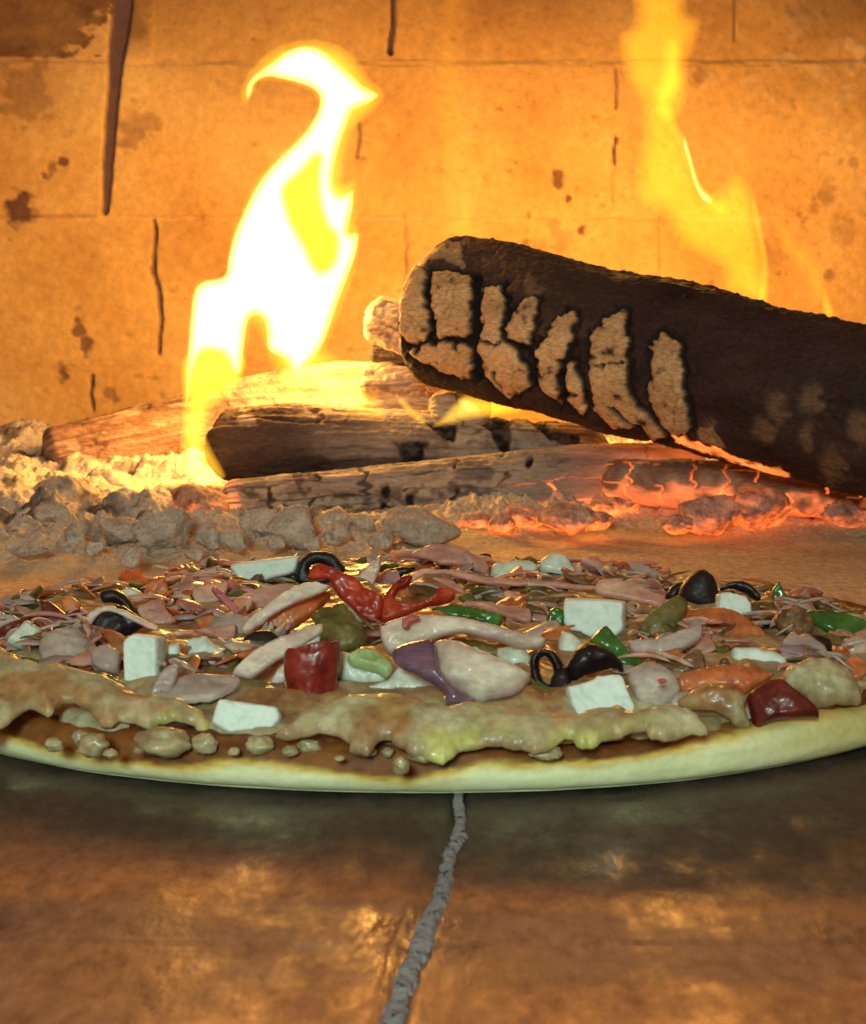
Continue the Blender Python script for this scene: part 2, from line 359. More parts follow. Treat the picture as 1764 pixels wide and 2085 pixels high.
# ------------------------------------------------------------------ oven wall
def build_wall():
    Y = 1.30
    us = np.concatenate([np.linspace(-4200, -60, 50), np.arange(-40, 1810, 4.0), np.linspace(1830, 6000, 50)])
    vs = np.concatenate([np.linspace(-3200, -60, 50), np.arange(-40, 1010, 4.0)])
    n, m = len(vs), len(us)
    U, Vv = np.meshgrid(us, vs); U = U.ravel(); Vv = Vv.ravel()
    k = Y / F                                       # metres per pixel on the wall
    X = (U - 882) * k; Z = CAM[2] - (Vv - 697) * k
    P = np.column_stack([X, np.full_like(X, Y), Z])
    U, Vv = proj(P)
    jx = 3.0 * fbm(P, 90, 3, 3); jy = 3.0 * fbm(P, 90, 3, 9)
    u = U + jx; v = Vv + jy
    dep = np.zeros(len(u)); joint = np.zeros(len(u))
    # broad open joint on the left
    xs = np.interp(v, [-400, 0, 60, 120, 240, 430, 436], [250, 250, 244, 236, 226, 215, 215])
    wd = np.interp(v, [-400, 0, 60, 130, 160, 300, 400, 432, 440], [22, 20, 20, 16, 13, 11, 9, 7, 0])
    g = sstep(3, -3, np.abs(u - xs) - wd) * (v < 437); dep += .006 * g; joint = np.maximum(joint, g)
    # thin cracks and joints
    def crack(pts, wpx, d, tone=1.0):
        nonlocal dep, joint
        s = segdist(u, v, pts, closed=False)
        gg = sstep(wpx + 1.5, max(wpx - 2, 0), s)
        dep = np.maximum(dep, d * gg); joint = np.maximum(joint, tone * gg)
    crack([(803, -120), (800, 50), (795, 105)], 5, .010)
    crack([(312, 450), (318, 480), (313, 530), (316, 570), (326, 600), (328, 660), (322, 720)], 3.5, .007)
    crack([(308, 545), (322, 580), (328, 650)], 5, .004, .5)
    crack([(732, 250), (731, 290), (727, 320)], 3, .004, .7)
    crack([(1256, 140), (1255, 220)], 3, .004, .7); crack([(1255, 280), (1252, 330)], 3.5, .006); crack([(1252, 330), (1250, 410)], 2, .002, .4)
    crack([(188, 765), (186, 800), (190, 835)], 3.5, .006)
    crack([(1500, -60), (1498, 80)], 2.2, .003, .5); crack([(830, 460), (828, 560)], 2, .002, .35); crack([(1500, 760), (1500, 940)], 3, .004, .6)
    # course lines, barely visible
    def hline(y, x0, x1, wpx, d, tone):
        nonlocal dep, joint
        s = np.abs(v - y - 3 * vnoise(np.column_stack([u * .02, u * 0, u * 0]), 4)); mk = sstep(x0, x0 + 30, u) * sstep(x1, x1 - 30, u)
        gg = sstep(wpx + 1, 0, s) * mk; dep = np.maximum(dep, d * gg); joint = np.maximum(joint, tone * gg)
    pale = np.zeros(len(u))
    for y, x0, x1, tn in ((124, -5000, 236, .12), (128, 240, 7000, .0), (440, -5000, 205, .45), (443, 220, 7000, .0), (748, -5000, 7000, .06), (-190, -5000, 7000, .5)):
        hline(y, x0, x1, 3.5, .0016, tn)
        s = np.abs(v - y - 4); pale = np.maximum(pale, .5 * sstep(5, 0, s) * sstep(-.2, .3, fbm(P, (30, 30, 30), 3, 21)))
    # bricks stand slightly proud of each other
    row = np.floor((v - 124) / 315.0); sh = np.where(row % 2 == 0, 225, 312); col = np.floor((u - sh) / 515.0)
    step = (_h(row.astype(np.int64) + 40, col.astype(np.int64) + 40, np.zeros(len(u), np.int64), 5) - .5) * .0035
    # sooty bricks, light falloff painted in up the wall, and stains
    nz = fbm(P, 14, 5, 30); nz2 = fbm(P, 60, 4, 33); nz3 = fbm(P, 160, 4, 36)
    soot_falloff = .92 * sstep(122, 114, v + 4 * nz3) * (u < 240) * np.clip(.95 + .3 * nz + .2 * nz2, .6, 1)
    soot_falloff *= 1 - .9 * sstep(.1, .35, nz3 + .1) * sstep(-30, 20, u - (120 + (118 - v) * .9)) * (v > 8)
    s2 = sstep(400, 250, u + 50 * nz2) * sstep(150, 60, v + 30 * nz) * (u >= 240); soot_falloff = np.maximum(soot_falloff, .75 * s2)
    soot_falloff = np.maximum(soot_falloff, .60 * sstep(330, -140, v + 120 * nz)); soot_falloff = np.maximum(soot_falloff, .7 * sstep(260, 40, np.hypot((u - 1700) * .8, v + 60) + 60 * nz))  # upper wall darkened to paint in light falloff; darker top-right corner too
    top = sstep(120, -500, v + 130 * nz) * .75; soot_falloff = np.maximum(soot_falloff, top * (v < 124) + .0)
    stain = np.zeros(len(u))
    for cx, cy, r, kk in ((130, 328, 12, 1.), (105, 345, 12, .7), (90, 358, 8, .8), (40, 420, 30, 1.), (62, 432, 20, .6), (160, 668, 18, .9), (170, 705, 16, .9), (128, 760, 16, .9),
                      (272, 265, 34, .55), (300, 250, 24, .45), (255, 290, 16, .6), (1136, 365, 15, .9), (1158, 408, 8, 1.), (1077, 438, 7, 1.), (1187, 470, 12, 1.), (1140, 482, 30, .4),
                      (1072, 498, 10, .7), (45, 190, 60, .5), (1425, 160, 16, .5), (1685, 395, 26, .5), (1660, 420, 14, .5), (1690, 560, 12, .6), (1740, 330, 12, .5), (1640, 450, 12, .5), (226, 800, 14, .6),
                      (235, 815, 9, .6), (120, 740, 10, .5), (60, 200, 30, .5), (1560, 520, 40, .3), (1720, 470, 30, .3), (1100, 500, 22, .3)):
        dq = np.hypot(u - cx, (v - cy) * .8) / r
        stain = np.maximum(stain, kk * sstep(1.1, .5, dq + .9 * nz3 + .3 * nz2))
    stain = np.maximum(stain, .45 * sstep(.36, .55, nz3) * sstep(0, .3, nz2 + .1))
    for cx, cy, r in ((1705, 30, 140), (1500, 85, 60)):
        pass
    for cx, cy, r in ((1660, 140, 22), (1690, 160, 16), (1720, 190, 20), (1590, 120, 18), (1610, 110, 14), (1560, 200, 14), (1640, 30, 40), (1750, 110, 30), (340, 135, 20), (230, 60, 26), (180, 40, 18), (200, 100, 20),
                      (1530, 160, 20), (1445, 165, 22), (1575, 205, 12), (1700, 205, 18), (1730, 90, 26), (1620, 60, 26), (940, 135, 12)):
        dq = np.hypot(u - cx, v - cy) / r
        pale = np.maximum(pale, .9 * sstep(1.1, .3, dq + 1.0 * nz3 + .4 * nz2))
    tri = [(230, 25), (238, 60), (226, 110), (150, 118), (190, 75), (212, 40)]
    tm = inside(u + 8 * nz3, v + 8 * nz3, tri); soot_falloff = np.where(tm, soot_falloff * .25, soot_falloff); pale = np.where(tm, .5, pale)
    rough = .0012 * fbm(P, 35, 5, 50) + .0006 * nz3 + .0010 * sstep(.2, .5, nz2) * 0
    dep2 = dep + rough + step + .0012 * stain - .0006 * pale
    P[:, 1] = Y + dep2
    # thickness: a back row closes it
    faces = [(f[0], f[1], f[2], f[3]) for f in grid_faces(n, m)]
    nb = len(P)
    corners = [(us[0], vs[0]), (us[-1], vs[0]), (us[-1], vs[-1]), (us[0], vs[-1])]
    Vb = [((a - 882) * k, Y + .12, CAM[2] - (b - 697) * k) for a, b in corners]
    P = np.vstack([P, Vb]); z4 = np.zeros(4)
    faces += [(nb, nb + 1, nb + 2, nb + 3)]
    tl, tr, br, bl = 0, m - 1, n * m - 1, (n - 1) * m
    faces += [tuple(range(0, m)) + (nb + 1, nb), tuple(range((n - 1) * m, n * m))[::-1] + (nb + 3, nb + 2)]
    cc = lambda a: np.concatenate([a, z4])
    o = link_mesh('brick_wall', P, faces, M['wall'], attrs={'joint': cc(joint), 'soot_falloff': cc(np.clip(soot_falloff, 0, 1)), 'stain': cc(np.clip(stain, 0, 1)), 'pale': cc(pale)})
    tag(o, 'firelit back wall of big orange firebricks with open cracked joints and sooty patches', 'wall')
build_wall()

# ------------------------------------------------------------------ hearth floor with its seams
def build_floor():
    xs = np.concatenate([np.linspace(-1.5, -.2, 14), np.arange(-.19, .19, .0012), np.linspace(.2, 1.5, 14)])
    ys = np.concatenate([np.linspace(-.5, .2, 8), np.arange(.205, .42, .0012), np.linspace(.425, 1.45, 60)])
    n, m = len(ys), len(xs); X, Y = np.meshgrid(xs, ys); X = X.ravel(); Y = Y.ravel(); P = np.column_stack([X, Y, 0 * X])
    seam = .267 + .0006 * vnoise(np.column_stack([X * 60, 0 * X, 0 * X]), 2)
    g = sstep(.0010, 0, np.abs(Y - seam))
    sx = np.interp(Y, [.2, .24, .267, .30, .35, 1.5], [-.0085, -.0055, -.0035, .0005, .0052, .05])
    g2 = sstep(.0022, .001, np.abs(X - sx))
    z = .0001 * g - .0012 * g2 + .00035 * fbm(P, 60, 4, 8) + .0006 * fbm(P, 9, 3, 11) + np.where(Y < seam, -.0001, 0)
    P[:, 2] = z
    nz = fbm(P, (14, 30, 1), 4, 60); n2 = fbm(P, (60, 130, 1), 4, 62)
    char_or_shade = sstep(.295, .325, Y + .02 * nz + .004 * n2 + .02 * np.sin(X * 14)) * sstep(.75, .6, Y) * .9  # dark band around the pizza: its shade from the fire, painted on
    rust = np.clip(sstep(-.05, .4, nz + .3 * n2) + .45 * (Y < seam) * sstep(.2, -.3, X / .1 + n2), 0, 1) * (1 - char_or_shade) * .85
    dust = sstep(.44, .56, Y + .02 * nz) * (.92 + .2 * n2)
    o = link_mesh('floor', P, grid_faces(n, m), M['floor'], origin=(0, 0, 0), attrs={'line': np.maximum(g * .9 * sstep(-.3, .3, nz + n2), .8 * sstep(.0007, .0002, np.abs(Y - .3385 - .0006 * np.sin(X * 900)) ) * sstep(.006, .007, X) * sstep(.017, .012, X) * sstep(-.2, .3, n2)), 'char_or_shade': char_or_shade, 'rust': rust, 'dust': dust})
    o['kind'] = 'structure'
    # mortar in the long seam
    cl = smooth([(930, 1590), (936, 1640), (938, 1680), (930, 1715), (915, 1745), (908, 1790), (890, 1840), (868, 1890), (850, 1940), (828, 1990), (812, 2040), (796, 2100), (770, 2180)], 16, .5, False)
    wd = np.interp(cl[:, 1], [1640, 1680, 1720, 1800, 1900, 2000, 2100, 2180], [11, 13, 15, 16, 21, 23, 25, 27])
    W = []; nw = 9
    for i, ((a, b), h) in enumerate(zip(cl, wd)):
        for j in range(nw):
            t = j / (nw - 1) * 2 - 1
            hh = h * (1 + .24 * vnoise(np.array([[b * .06, t > 0, 0.]]), 3)[0] + .22 * vnoise(np.array([[b * .3, t > 0, 0.]]), 4)[0])
            p = onz(a + t * hh, b, 0.0); p[2] = .0009 * math.sqrt(max(0, 1 - t ** 6)) - .0004 + .00016 * random.uniform(-1, 1)
            W.append(p)
    o = link_mesh('mortar_seam', W, grid_faces(len(cl), nw), M['grout'])
    o['kind'] = 'structure'
build_floor()

# ------------------------------------------------------------------ ash bed
ASHX = np.concatenate([np.linspace(-.62, -.29, 60), np.arange(-.285, .285, .0009), np.linspace(.29, .75, 70)]); ASHY = np.concatenate([np.linspace(.60, .70, 60), np.arange(.701, .93, .0008), np.linspace(.932, 1.31, 170)])
def ash_height(X, Y):                              # heap of crumbs at left, fine ash at right
    P = np.column_stack([X, Y, 0 * X])
    u, v = proj(P)
    left = sstep(1010, 700, u)                       # lumpy heap to the left, fine ash to the right
    front = np.interp(u, [-600, 0, 300, 500, 900, 1100, 1300, 1764, 2600], [1172, 1168, 1172, 1160, 1150, 1110, 1090, 1120, 1130])
    nz = fbm(P, 20, 4, 70)
    inn = sstep(14, -60, v - front + 14 * nz)
    base = inn * (.004 + .012 * sstep(.78, 1.1, Y) + .004 * nz)
    lump = np.abs(fbm(P, 55, 4, 71)); lump2 = fbm(P, 170, 4, 75)
    rid = fbm(P, 42, 3, 73)
    lf2 = sstep(520, 380, u) + sstep(.97, 1.02, Y); lf2 = np.clip(lf2, .12, 1); fr = sstep(.90, .86, Y); chunk = np.clip(fbm(P, 62, 3, 91, ridged=True) + .05, 0, 1) * (.6 + .4 * vnoise(P * 30, 3)); small = np.clip(fbm(P, 170, 3, 93, ridged=True), 0, 1); base = inn * (.0015 + .0145 * sstep(.86, 1.1, Y) + .003 * nz * lf2)
    h = base + inn * left * (.014 * lf2 * np.clip(rid + .3, 0, 1) ** 1.2 + .0045 * np.abs(lump2) + .0060 * lump * (.4 + .6 * lf2) + .0016 * fbm(P, 420, 2, 88) + .009 * chunk * np.maximum(fr, .35) + .0045 * small * np.maximum(fr, .25)) + inn * (1 - left) * (.0030 * np.abs(lump2) + .005 * np.clip(rid, 0, 1) + .0012 * fbm(P, 420, 2, 89) + .010 * np.clip(fbm(P, 75, 3, 95, ridged=True) - .05, 0, 1) * sstep(.845, .88, Y + .01 * nz) + .003 * np.clip(fbm(P, 200, 3, 97, ridged=True), 0, 1) * sstep(.80, .86, Y))
    h += .012 * sstep(120, 20, np.hypot((u - 40) , (v - 965) * 1.6)) * inn
    sand = (1 - left) * sstep(.92, .84, Y)
    h += .0035 * (1 - left) * sstep(0, -30, v - front) * sstep(-90, -40, v - front)
    fine = sstep(60, -10, v - front) * (.0004 + .0004 * fbm(P, 80, 3, 77)) 
    h = h + fine - .0004
    dark = sstep(.05, .4, fbm(P, 60, 4, 79)) * left * inn * .9 + .5 * sstep(.3, .5, fbm(P, (60, 160, 1), 3, 81)) * (1 - left)
    gl = sstep(.35, 1, 1 - np.hypot((u - 1190) / 330, (v - 1040) / 62)) + sstep(.35, 1, 1 - np.hypot((u - 1420) / 240, (v - 985) / 62)) + .8 * sstep(.3, 1, 1 - np.hypot((u - 400) / 90, (v - 1020) / 35))
    gl = np.clip(gl, 0, 1) * sstep(-.15, .4, fbm(P, 110, 4, 83))
    return h, dark, np.clip(sand + (1 - inn) * .7, 0, 1), gl
def build_ash():
    X, Y = np.meshgrid(ASHX, ASHY); X = X.ravel(); Y = Y.ravel()
    h, dark, sand, gl = ash_height(X, Y)
    P = np.column_stack([X, Y, h])
    e = sstep(.60, .66, Y); P[:, 2] = h * e - .0006 * (1 - e)
    o = link_mesh('ash_bed', P, grid_faces(len(ASHY), len(ASHX)), M['ash'], attrs={'dark': dark, 'sand': sand, 'glow': gl})
    tag(o, 'pale crumbled ash spread over the hearth under the burning logs', 'ash', kind='stuff')
build_ash()

# ------------------------------------------------------------------ lumps and coals
def lump_mesh(r, seed, sq=(1, 1, .8), ang=.22, nseg=40):
    th = np.linspace(0, math.pi, nseg // 2 + 1); ph = np.linspace(0, 2 * math.pi, nseg, endpoint=False)
    T, Pp = np.meshgrid(th, ph, indexing='ij'); D = np.column_stack([(np.sin(T) * np.cos(Pp)).ravel(), (np.sin(T) * np.sin(Pp)).ravel(), np.cos(T).ravel()])
    # faceted: cut by random planes
    rg = np.random.default_rng(seed); rad = np.full(len(D), 1.15)
    for _ in range(13):
        nn = rg.normal(size=3); nn /= np.linalg.norm(nn); c = D @ nn; k = rg.uniform(.62, .95)
        rad = np.where(c > .05, np.minimum(rad, k / np.maximum(c, .05)), rad)
    rad = rad * (1 + ang * .6 * fbm(D + seed, 2.2, 4, seed) + .10 * fbm(D + seed, 7, 3, seed + 3, ridged=True))
    V = D * rad[:, None] * r * np.array(sq)
    return V, grid_faces(len(th), nseg, wrap=True), D
def put_lump(name, mat, u, v, rpx, label, cat, group, seed, sq=(1.1, 1, .8), glow=0.0, z=.006, darkv=None):
    p = onz(u, v + rpx * .55 * sq[2], z); r = rpx * p[1] / F
    V, fc, D = lump_mesh(r, seed, sq)
    a = random.uniform(0, 6.28); ca, sa = math.cos(a), math.sin(a)
    V = np.column_stack([V[:, 0] * ca - V[:, 1] * sa, V[:, 0] * sa + V[:, 1] * ca, V[:, 2]])
    V = V + p + np.array([0, 0, r * sq[2] * .62])
    g = np.clip(glow * (1 - .93 * sstep(-.45, .35, D[:, 2] + 1.1 * fbm(D + seed, 3, 3, seed))), 0, 1.3)
    dk = np.clip(sstep(.0, .5, fbm(D + seed, 2.4, 4, seed + 5)) * (darkv if darkv is not None else .5), 0, 1)
    o = link_mesh(name, V, fc, M[mat], attrs={'glow': g, 'dark': dk, 'sand': np.zeros(len(V))})
    tag(o, label, cat, group)
    return o
LUMPS = [
 (333, 1085, 56, 'biggest grey ash lump, upright, left of the pizza-side white cheese slab', .4), (533, 1068, 40, 'squarish pale ash lump under the left end of the lower split log', .1),
 (604, 1080, 44, 'rounded ash lump just right of the squarish pale one', .1), (681, 1060, 34, 'small smooth ash lump against the underside of the lower log', .2),
 (738, 1066, 32, 'knobbly grey ash lump in front of the middle of the lower log', .4), (845, 1074, 60, 'wide layered ash lump beside the first glowing embers', .2),
 (118, 1056, 40, 'warm tan ash lump near the left edge with a dark coal below it', .2), (246, 1082, 42, 'tan ash lump immediately left of the biggest grey one', .2),
 (143, 1015, 58, 'broad dark-shaded ash lump in front of the scorched back log', .7), (430, 1096, 28, 'small ash lump right beside the biggest grey one', .3),
 (476, 1100, 27, 'small ash lump in the gap before the squarish pale lump', .3), (686, 1092, 24, 'little bluish grey ash lump nearest the olive ring', .5),
 (102, 1082, 22, 'small dark coal-grey lump among tan ash at left', 1.0), (30, 958, 56, 'large pale ash mound at the left edge against the wall', .1),
 (215, 985, 44, 'rough tan ash lump under the scorched back log', .2), (322, 958, 38, 'pale ash lump at the foot of the bright flame', .1),
 (60, 1120, 25, 'flat grey ash flake near the left edge of the hearth', .6), (190, 1118, 20, 'small brown ash crumb in the left foreground of the heap', .5),
 (266, 1138, 20, 'foremost small ash crumb of the heap', .3), (20, 1040, 30, 'pale ash lump cut by the left edge', .3), (350, 1010, 34, 'tan lump lying beside the pinkish hot coal', .2),
 (640, 1108, 20, 'tiny ash lump just behind the tall white cheese slab', .3), (560, 1110, 18, 'tiny ash lump behind the left tip of the white cheese slab', .3), (780, 1098, 24, 'grey ash lump behind the back onion petal', .4),
 (400, 1128, 18, 'small ash crumb left of the white cheese slab', .3), (150, 1095, 22, 'cracked small ash lump below the tan one', .6), (30, 1090, 24, 'dark speckled ash lump at the far left', .8)]
for i, (u, v, r, lb, dk) in enumerate(LUMPS):
    put_lump('ash_lump', 'ash', u, v, r, lb, 'ash lump', 'lumps of ash in front of the logs', 100 + i, sq=(random.uniform(1.0, 1.3), 1, random.uniform(.75, .95)) if i not in (5, 16) else (1.4, 1, .6), darkv=dk, glow=0, z=.007)
COALS = [
 (405, 1035, 46, 'pinkish hot coal glowing at the left end of the lower split log', .55), (968, 1062, 20, 'small red ember at the left tip of the ember row', .9),
 (1080, 1054, 30, 'bright orange ember below the middle of the lower log', 1.), (1155, 1064, 36, 'dusky pink coal with an ash skin in front of the bright embers', .45),
 (1020, 1066, 24, 'flat orange ember between the red one and the bright one', .9), (1250, 1030, 34, 'glowing orange ember under the right part of the lower log', 1.),
 (1330, 1010, 38, 'brightest yellow-orange ember in the middle of the fire bed', 1.3), (1410, 985, 40, 'orange ember slab under the big charred log', 1.1),
 (1490, 985, 34, 'orange ember right of the ember slab under the big log', 1.), (1440, 1050, 44, 'lilac grey coal with a red glowing edge', .4),
 (1540, 1035, 60, 'large salmon-pink coal under the right side of the big charred log', .5), (1640, 1030, 42, 'dull red coal beside the large salmon-pink one', .6),
 (1570, 975, 30, 'small orange ember tucked beneath the big charred log', .9), (1380, 1070, 20, 'small pink crumb of coal before the lilac grey coal', .6),
 (1215, 1062, 24, 'small orange crumb of ember on the fine ash', .8), (1730, 1050, 36, 'dark red coal at the right edge', .35)]
for i, (u, v, r, lb, g) in enumerate(COALS):
    put_lump('ember', 'ember', u, v, r * 1.25, lb, 'ember', 'glowing embers under the logs', 300 + i, sq=(1.4, 1, .70), glow=g, z=.006)

# ------------------------------------------------------------------ logs
def log(name, mat, a, b, rad, label, seed, paint=None, nl=300, nc=200, squash=1.0, square=0.0, amp=.0022, bend=0.0, checks=.6, cap=.35, cat='log', group='logs burning in the oven', chk=(46, 20)):
    a = np.array(a, float); b = np.array(b, float); ax = b - a; Ln = np.linalg.norm(ax); ax /= Ln
    s1 = np.cross(ax, (0, 0, 1.0)); s1 /= np.linalg.norm(s1); s2 = np.cross(s1, ax)
    t = np.linspace(0, 1, nl); ph = np.linspace(0, 2 * math.pi, nc, endpoint=False)
    T, H = np.meshgrid(t, ph, indexing='ij'); T = T.ravel(); H = H.ravel()
    r0 = np.interp(T, np.linspace(0, 1, len(rad)), rad)
    c, s = np.cos(H), np.sin(H)
    if square: r0 = r0 / (np.abs(c) ** (2 + square * 6) + np.abs(s) ** (2 + square * 6)) ** (1 / (2 + square * 6))
    ring = np.column_stack([T * Ln * 40, c * 2, s * 2])
    r = r0 * (1 + .10 * fbm(ring * .5 + seed, 1, 3, seed))
    base = a + np.outer(T * Ln, ax) + np.outer(np.sin(T * math.pi) * bend, s2)
    Pv = base + (c * r)[:, None] * s1 + (s * r * squash)[:, None] * s2
    # surface relief: long grain, alligator checks, fine grit
    ridx = np.mean(rad)
    gr = fbm(np.column_stack([T * Ln * 25, H / 6.283 * 60, 0 * T]) + seed, 1, 3, seed + 2)
    j = np.column_stack([T * Ln * chk[0] + .30 * fbm(ring, 1.5, 2, seed + 7), H / 6.2832 * chk[1] + .45 * fbm(ring, 1.2, 2, seed + 8)])
    cellf = np.minimum(np.abs(j[:, 0] - np.round(j[:, 0])), 1.0); cell2 = np.abs(j[:, 1] - np.round(j[:, 1]))
    rowsel = _h(np.round(j[:, 0]).astype(np.int64), np.floor(j[:, 1]).astype(np.int64), 0 * T.astype(np.int64), seed)
    crk = np.maximum(sstep(.06, .02, cellf) * (rowsel > .6), sstep(.09, .02, cell2) * .9 * sstep(-.4, .3, gr)) * checks
    A = {'ash': np.zeros(len(T)), 'crack': np.zeros(len(T)), 'brown': np.zeros(len(T)), 'glow': np.zeros(len(T))}
    lift = np.zeros(len(T))
    A['crack'] = crk.copy()
    if paint: lift = paint(Pv, T, H, A, c, s, gr)
    fine = fbm(Pv, 420, 3, seed + 9)
    off = amp * gr * .6 + .0007 * fine - .0020 * A['crack'] + lift
    # rounded, broken ends
    e0 = cap * ridx / Ln; k0 = np.clip(T / e0, 0, 1); k1 = np.clip((1 - T) / e0, 0, 1)
    k = np.sqrt(1 - (1 - k0) ** 2) * np.sqrt(1 - (1 - k1) ** 2); k = .0 + k
    nrm = c[:, None] * s1 + s[:, None] * s2
    Pv = base + (Pv - base) * k[:, None] + nrm * (off * np.minimum(k * 2, 1))[:, None] + np.outer(.012 * ridx / .04 * fbm(ring * .8, 1, 3, seed + 4) * (1 - np.minimum(k0, k1)), ax)
    fc = grid_faces(nl, nc, wrap=True)
    o = link_mesh(name, Pv, fc, M[mat], attrs={q: np.clip(x, 0, 2) for q, x in A.items()})
    tag(o, label, cat, group)
    return o

PL = [ # ash scales on the big log, zoom region 5; strength
 ([(180, 200), (230, 130), (285, 160), (285, 250), (295, 330), (290, 395), (240, 420), (185, 370)], 1),
 ([(305, 160), (400, 175), (440, 180), (430, 380), (330, 400), (312, 330), (300, 250)], 1),
 ([(210, 430), (380, 395), (440, 420), (435, 530), (330, 510), (230, 450)], 1),
 ([(485, 220), (550, 205), (548, 290), (540, 390), (600, 425), (640, 550), (560, 590), (480, 520), (465, 430), (470, 300)], 1),
 ([(560, 350), (600, 265), (665, 260), (650, 330), (640, 410), (570, 390)], .9),
 ([(650, 440), (700, 370), (770, 290), (795, 300), (775, 400), (740, 470), (722, 500), (730, 615), (670, 560)], .95),
 ([(750, 480), (790, 470), (810, 530), (825, 655), (755, 610)], .95),
 ([(830, 400), (880, 340), (930, 290), (950, 290), (970, 400), (965, 560), (990, 620), (1110, 720), (1050, 735), (1000, 690), (920, 690), (860, 640), (840, 520)], .85),
 ([(1030, 520), (1040, 420), (1080, 370), (1150, 410), (1150, 560), (1180, 700), (1120, 720), (1060, 650), (1030, 580)], .75),
 ([(290, 75), (410, 65), (415, 165), (350, 130), (300, 120)], .55), ([(230, 130), (290, 70), (300, 120), (285, 160)], .4),
 ([(900, 170), (970, 165), (960, 200), (900, 208)], .35), ([(1180, 700), (1250, 680), (1300, 760), (1220, 740)], .5)]
def paint_big(P, T, H, A, c, s, gr):
    u, v = proj(P); nz = fbm(P, 260, 3, 5); nz2 = fbm(P, 90, 3, 6)
    uu = (u - 695) / .606 + 20 * nz + 14 * nz2; vv = (v - 451.8) / .606 + 20 * nz - 12 * nz2
    facing = (P - P.mean(0))[:, 1] < .06
    A['crack'] *= .35
    lift = np.zeros(len(T)); near = np.full(len(T), 0.)
    for pl, k in PL:
        m = inside(uu, vv, pl); d = segdist(uu, vv, pl)
        sd = np.where(m, d, -d)
        x = sstep(-2, 9, sd) * k
        A['ash'] = np.maximum(A['ash'], x); lift = np.maximum(lift, .0024 * sstep(-4, 22, sd) * (k > .6))
        near = np.maximum(near, sstep(-26, -4, sd) * (1 - sstep(-4, 3, sd)) * (k > .6))
    A['ash'] *= sstep(-.75, -.2, nz + .9 * nz2 + .1) 
    # fine checks in the scales
    A['crack'] = np.maximum(A['crack'], near * (1 - A['ash']) * .9)
    for ln, w_ in (([(290, 165), (284, 250), (312, 330), (300, 400)], 9), ([(455, 175), (452, 300), (450, 400), (452, 530)], 15), ([(550, 210), (560, 390), (630, 430), (650, 550)], 8),
                   ([(735, 470), (735, 600)], 7), ([(520, 500), (545, 560)], 5), ([(470, 410), (540, 400)], 3), ([(840, 490), (960, 470)], 2), ([(330, 400), (440, 400)], 3), ([(920, 620), (1000, 690)], 8)):
        sdl = segdist(uu, vv, ln, closed=False); x = sstep(w_ + 3, w_ - 3, sdl)
        A['crack'] = np.maximum(A['crack'], x); A['ash'] *= 1 - x; lift = lift * (1 - x) - .0012 * x
    lift = lift + .0016 * np.clip(fbm(P, 330, 2, 44) - .15, 0, 1) * (vv < 420) + .0010 * fbm(P, 45, 3, 45)
    A['brown'] = .75 * sstep(1150, 500, uu) * (vv < 380) + .5 * sstep(.05, .4, nz2) * (uu < 900)
    sh = np.zeros(len(T))
    for cx, cy, r in ((1470, 620, 50), (1580, 610, 60), (1740, 690, 60), (1560, 720, 40), (640, 230, 40), (1420, 700, 50), (1240, 690, 30), (1650, 820, 60)):
        sh = np.maximum(sh, .16 * sstep(1, .2, np.hypot(uu - cx, (vv - cy) * .7) / r + .5 * nz))
    A['ash'] = np.maximum(A['ash'], sh)  # faint grey sheen painted in as pale spots
    A['glow'] = .9 * sstep(16, 4, segdist(uu, vv, [(1130, 730), (1260, 770), (1400, 830), (1500, 850)], closed=False)) * (vv > 640)
    return lift
La = at(858, 628, .935); Lb = at(2150, 925, .745)
log('charred_log', 'char_or_shade', La, Lb, [.0395, .0405, .040, .039, .039, .040, .041], 'large black charred log with tan ash scales, slanting down to the right', 11, paint_big, nl=640, nc=330, amp=.0018, checks=.5, cap=.55)

def paint_low(P, T, H, A, c, s, gr):
    u, v = proj(P); nz = fbm(P, 200, 3, 15); nz2 = fbm(P, 60, 3, 16)
    uu = u + 8 * nz; vv = v + 8 * nz
    A['brown'] = .95 * sstep(760, 560, uu + 40 * nz2) + .75 * sstep(24, 6, np.abs(vv - (945 + 6 * nz2)))
    uu = uu + 12 * nz2; vv = vv - 10 * nz2 + 6 * nz
    for pl in ([(870, 860), (935, 860), (925, 910), (905, 900)], [(975, 850), (1042, 850), (1040, 940), (1020, 935), (1000, 880)], [(1060, 830), (1130, 870), (1230, 960), (1200, 930), (1120, 900)],
               [(1090, 860), (1180, 890), (1180, 915), (1110, 890)], [(800, 900), (870, 900), (850, 985), (830, 985), (815, 940)]):
        m = inside(uu, vv, pl); sd_ = np.where(m, 1, -1) * segdist(uu, vv, pl); A['crack'] = np.maximum(A['crack'], sstep(-5, 5, sd_) * (.75 + .25 * sstep(-.3, .2, nz))); 
    A['ash'] = .8 * sstep(740, 900, uu) * sstep(-.3, .2, nz + nz2) * (1 - A['brown'])
    A['ash'] = np.maximum(A['ash'], .8 * sstep(14, 4, np.hypot(uu - 500, vv - 855) - 10)); 
    A['ash'] *= 1 - np.clip(A['crack'], 0, 1)
    A['glow'] = .0 * T
    return 0 * T
log('burnt_log', 'grey', at(425, 905, .962), at(1235, 915, .955), [.0195, .0225, .0215, .020, .0175, .0150, .012], 'dark brown burnt log lying across the fire, its blunt left end beside the flame', 21, paint_low, nl=420, nc=170, checks=.55, chk=(16, 9), cap=.7)
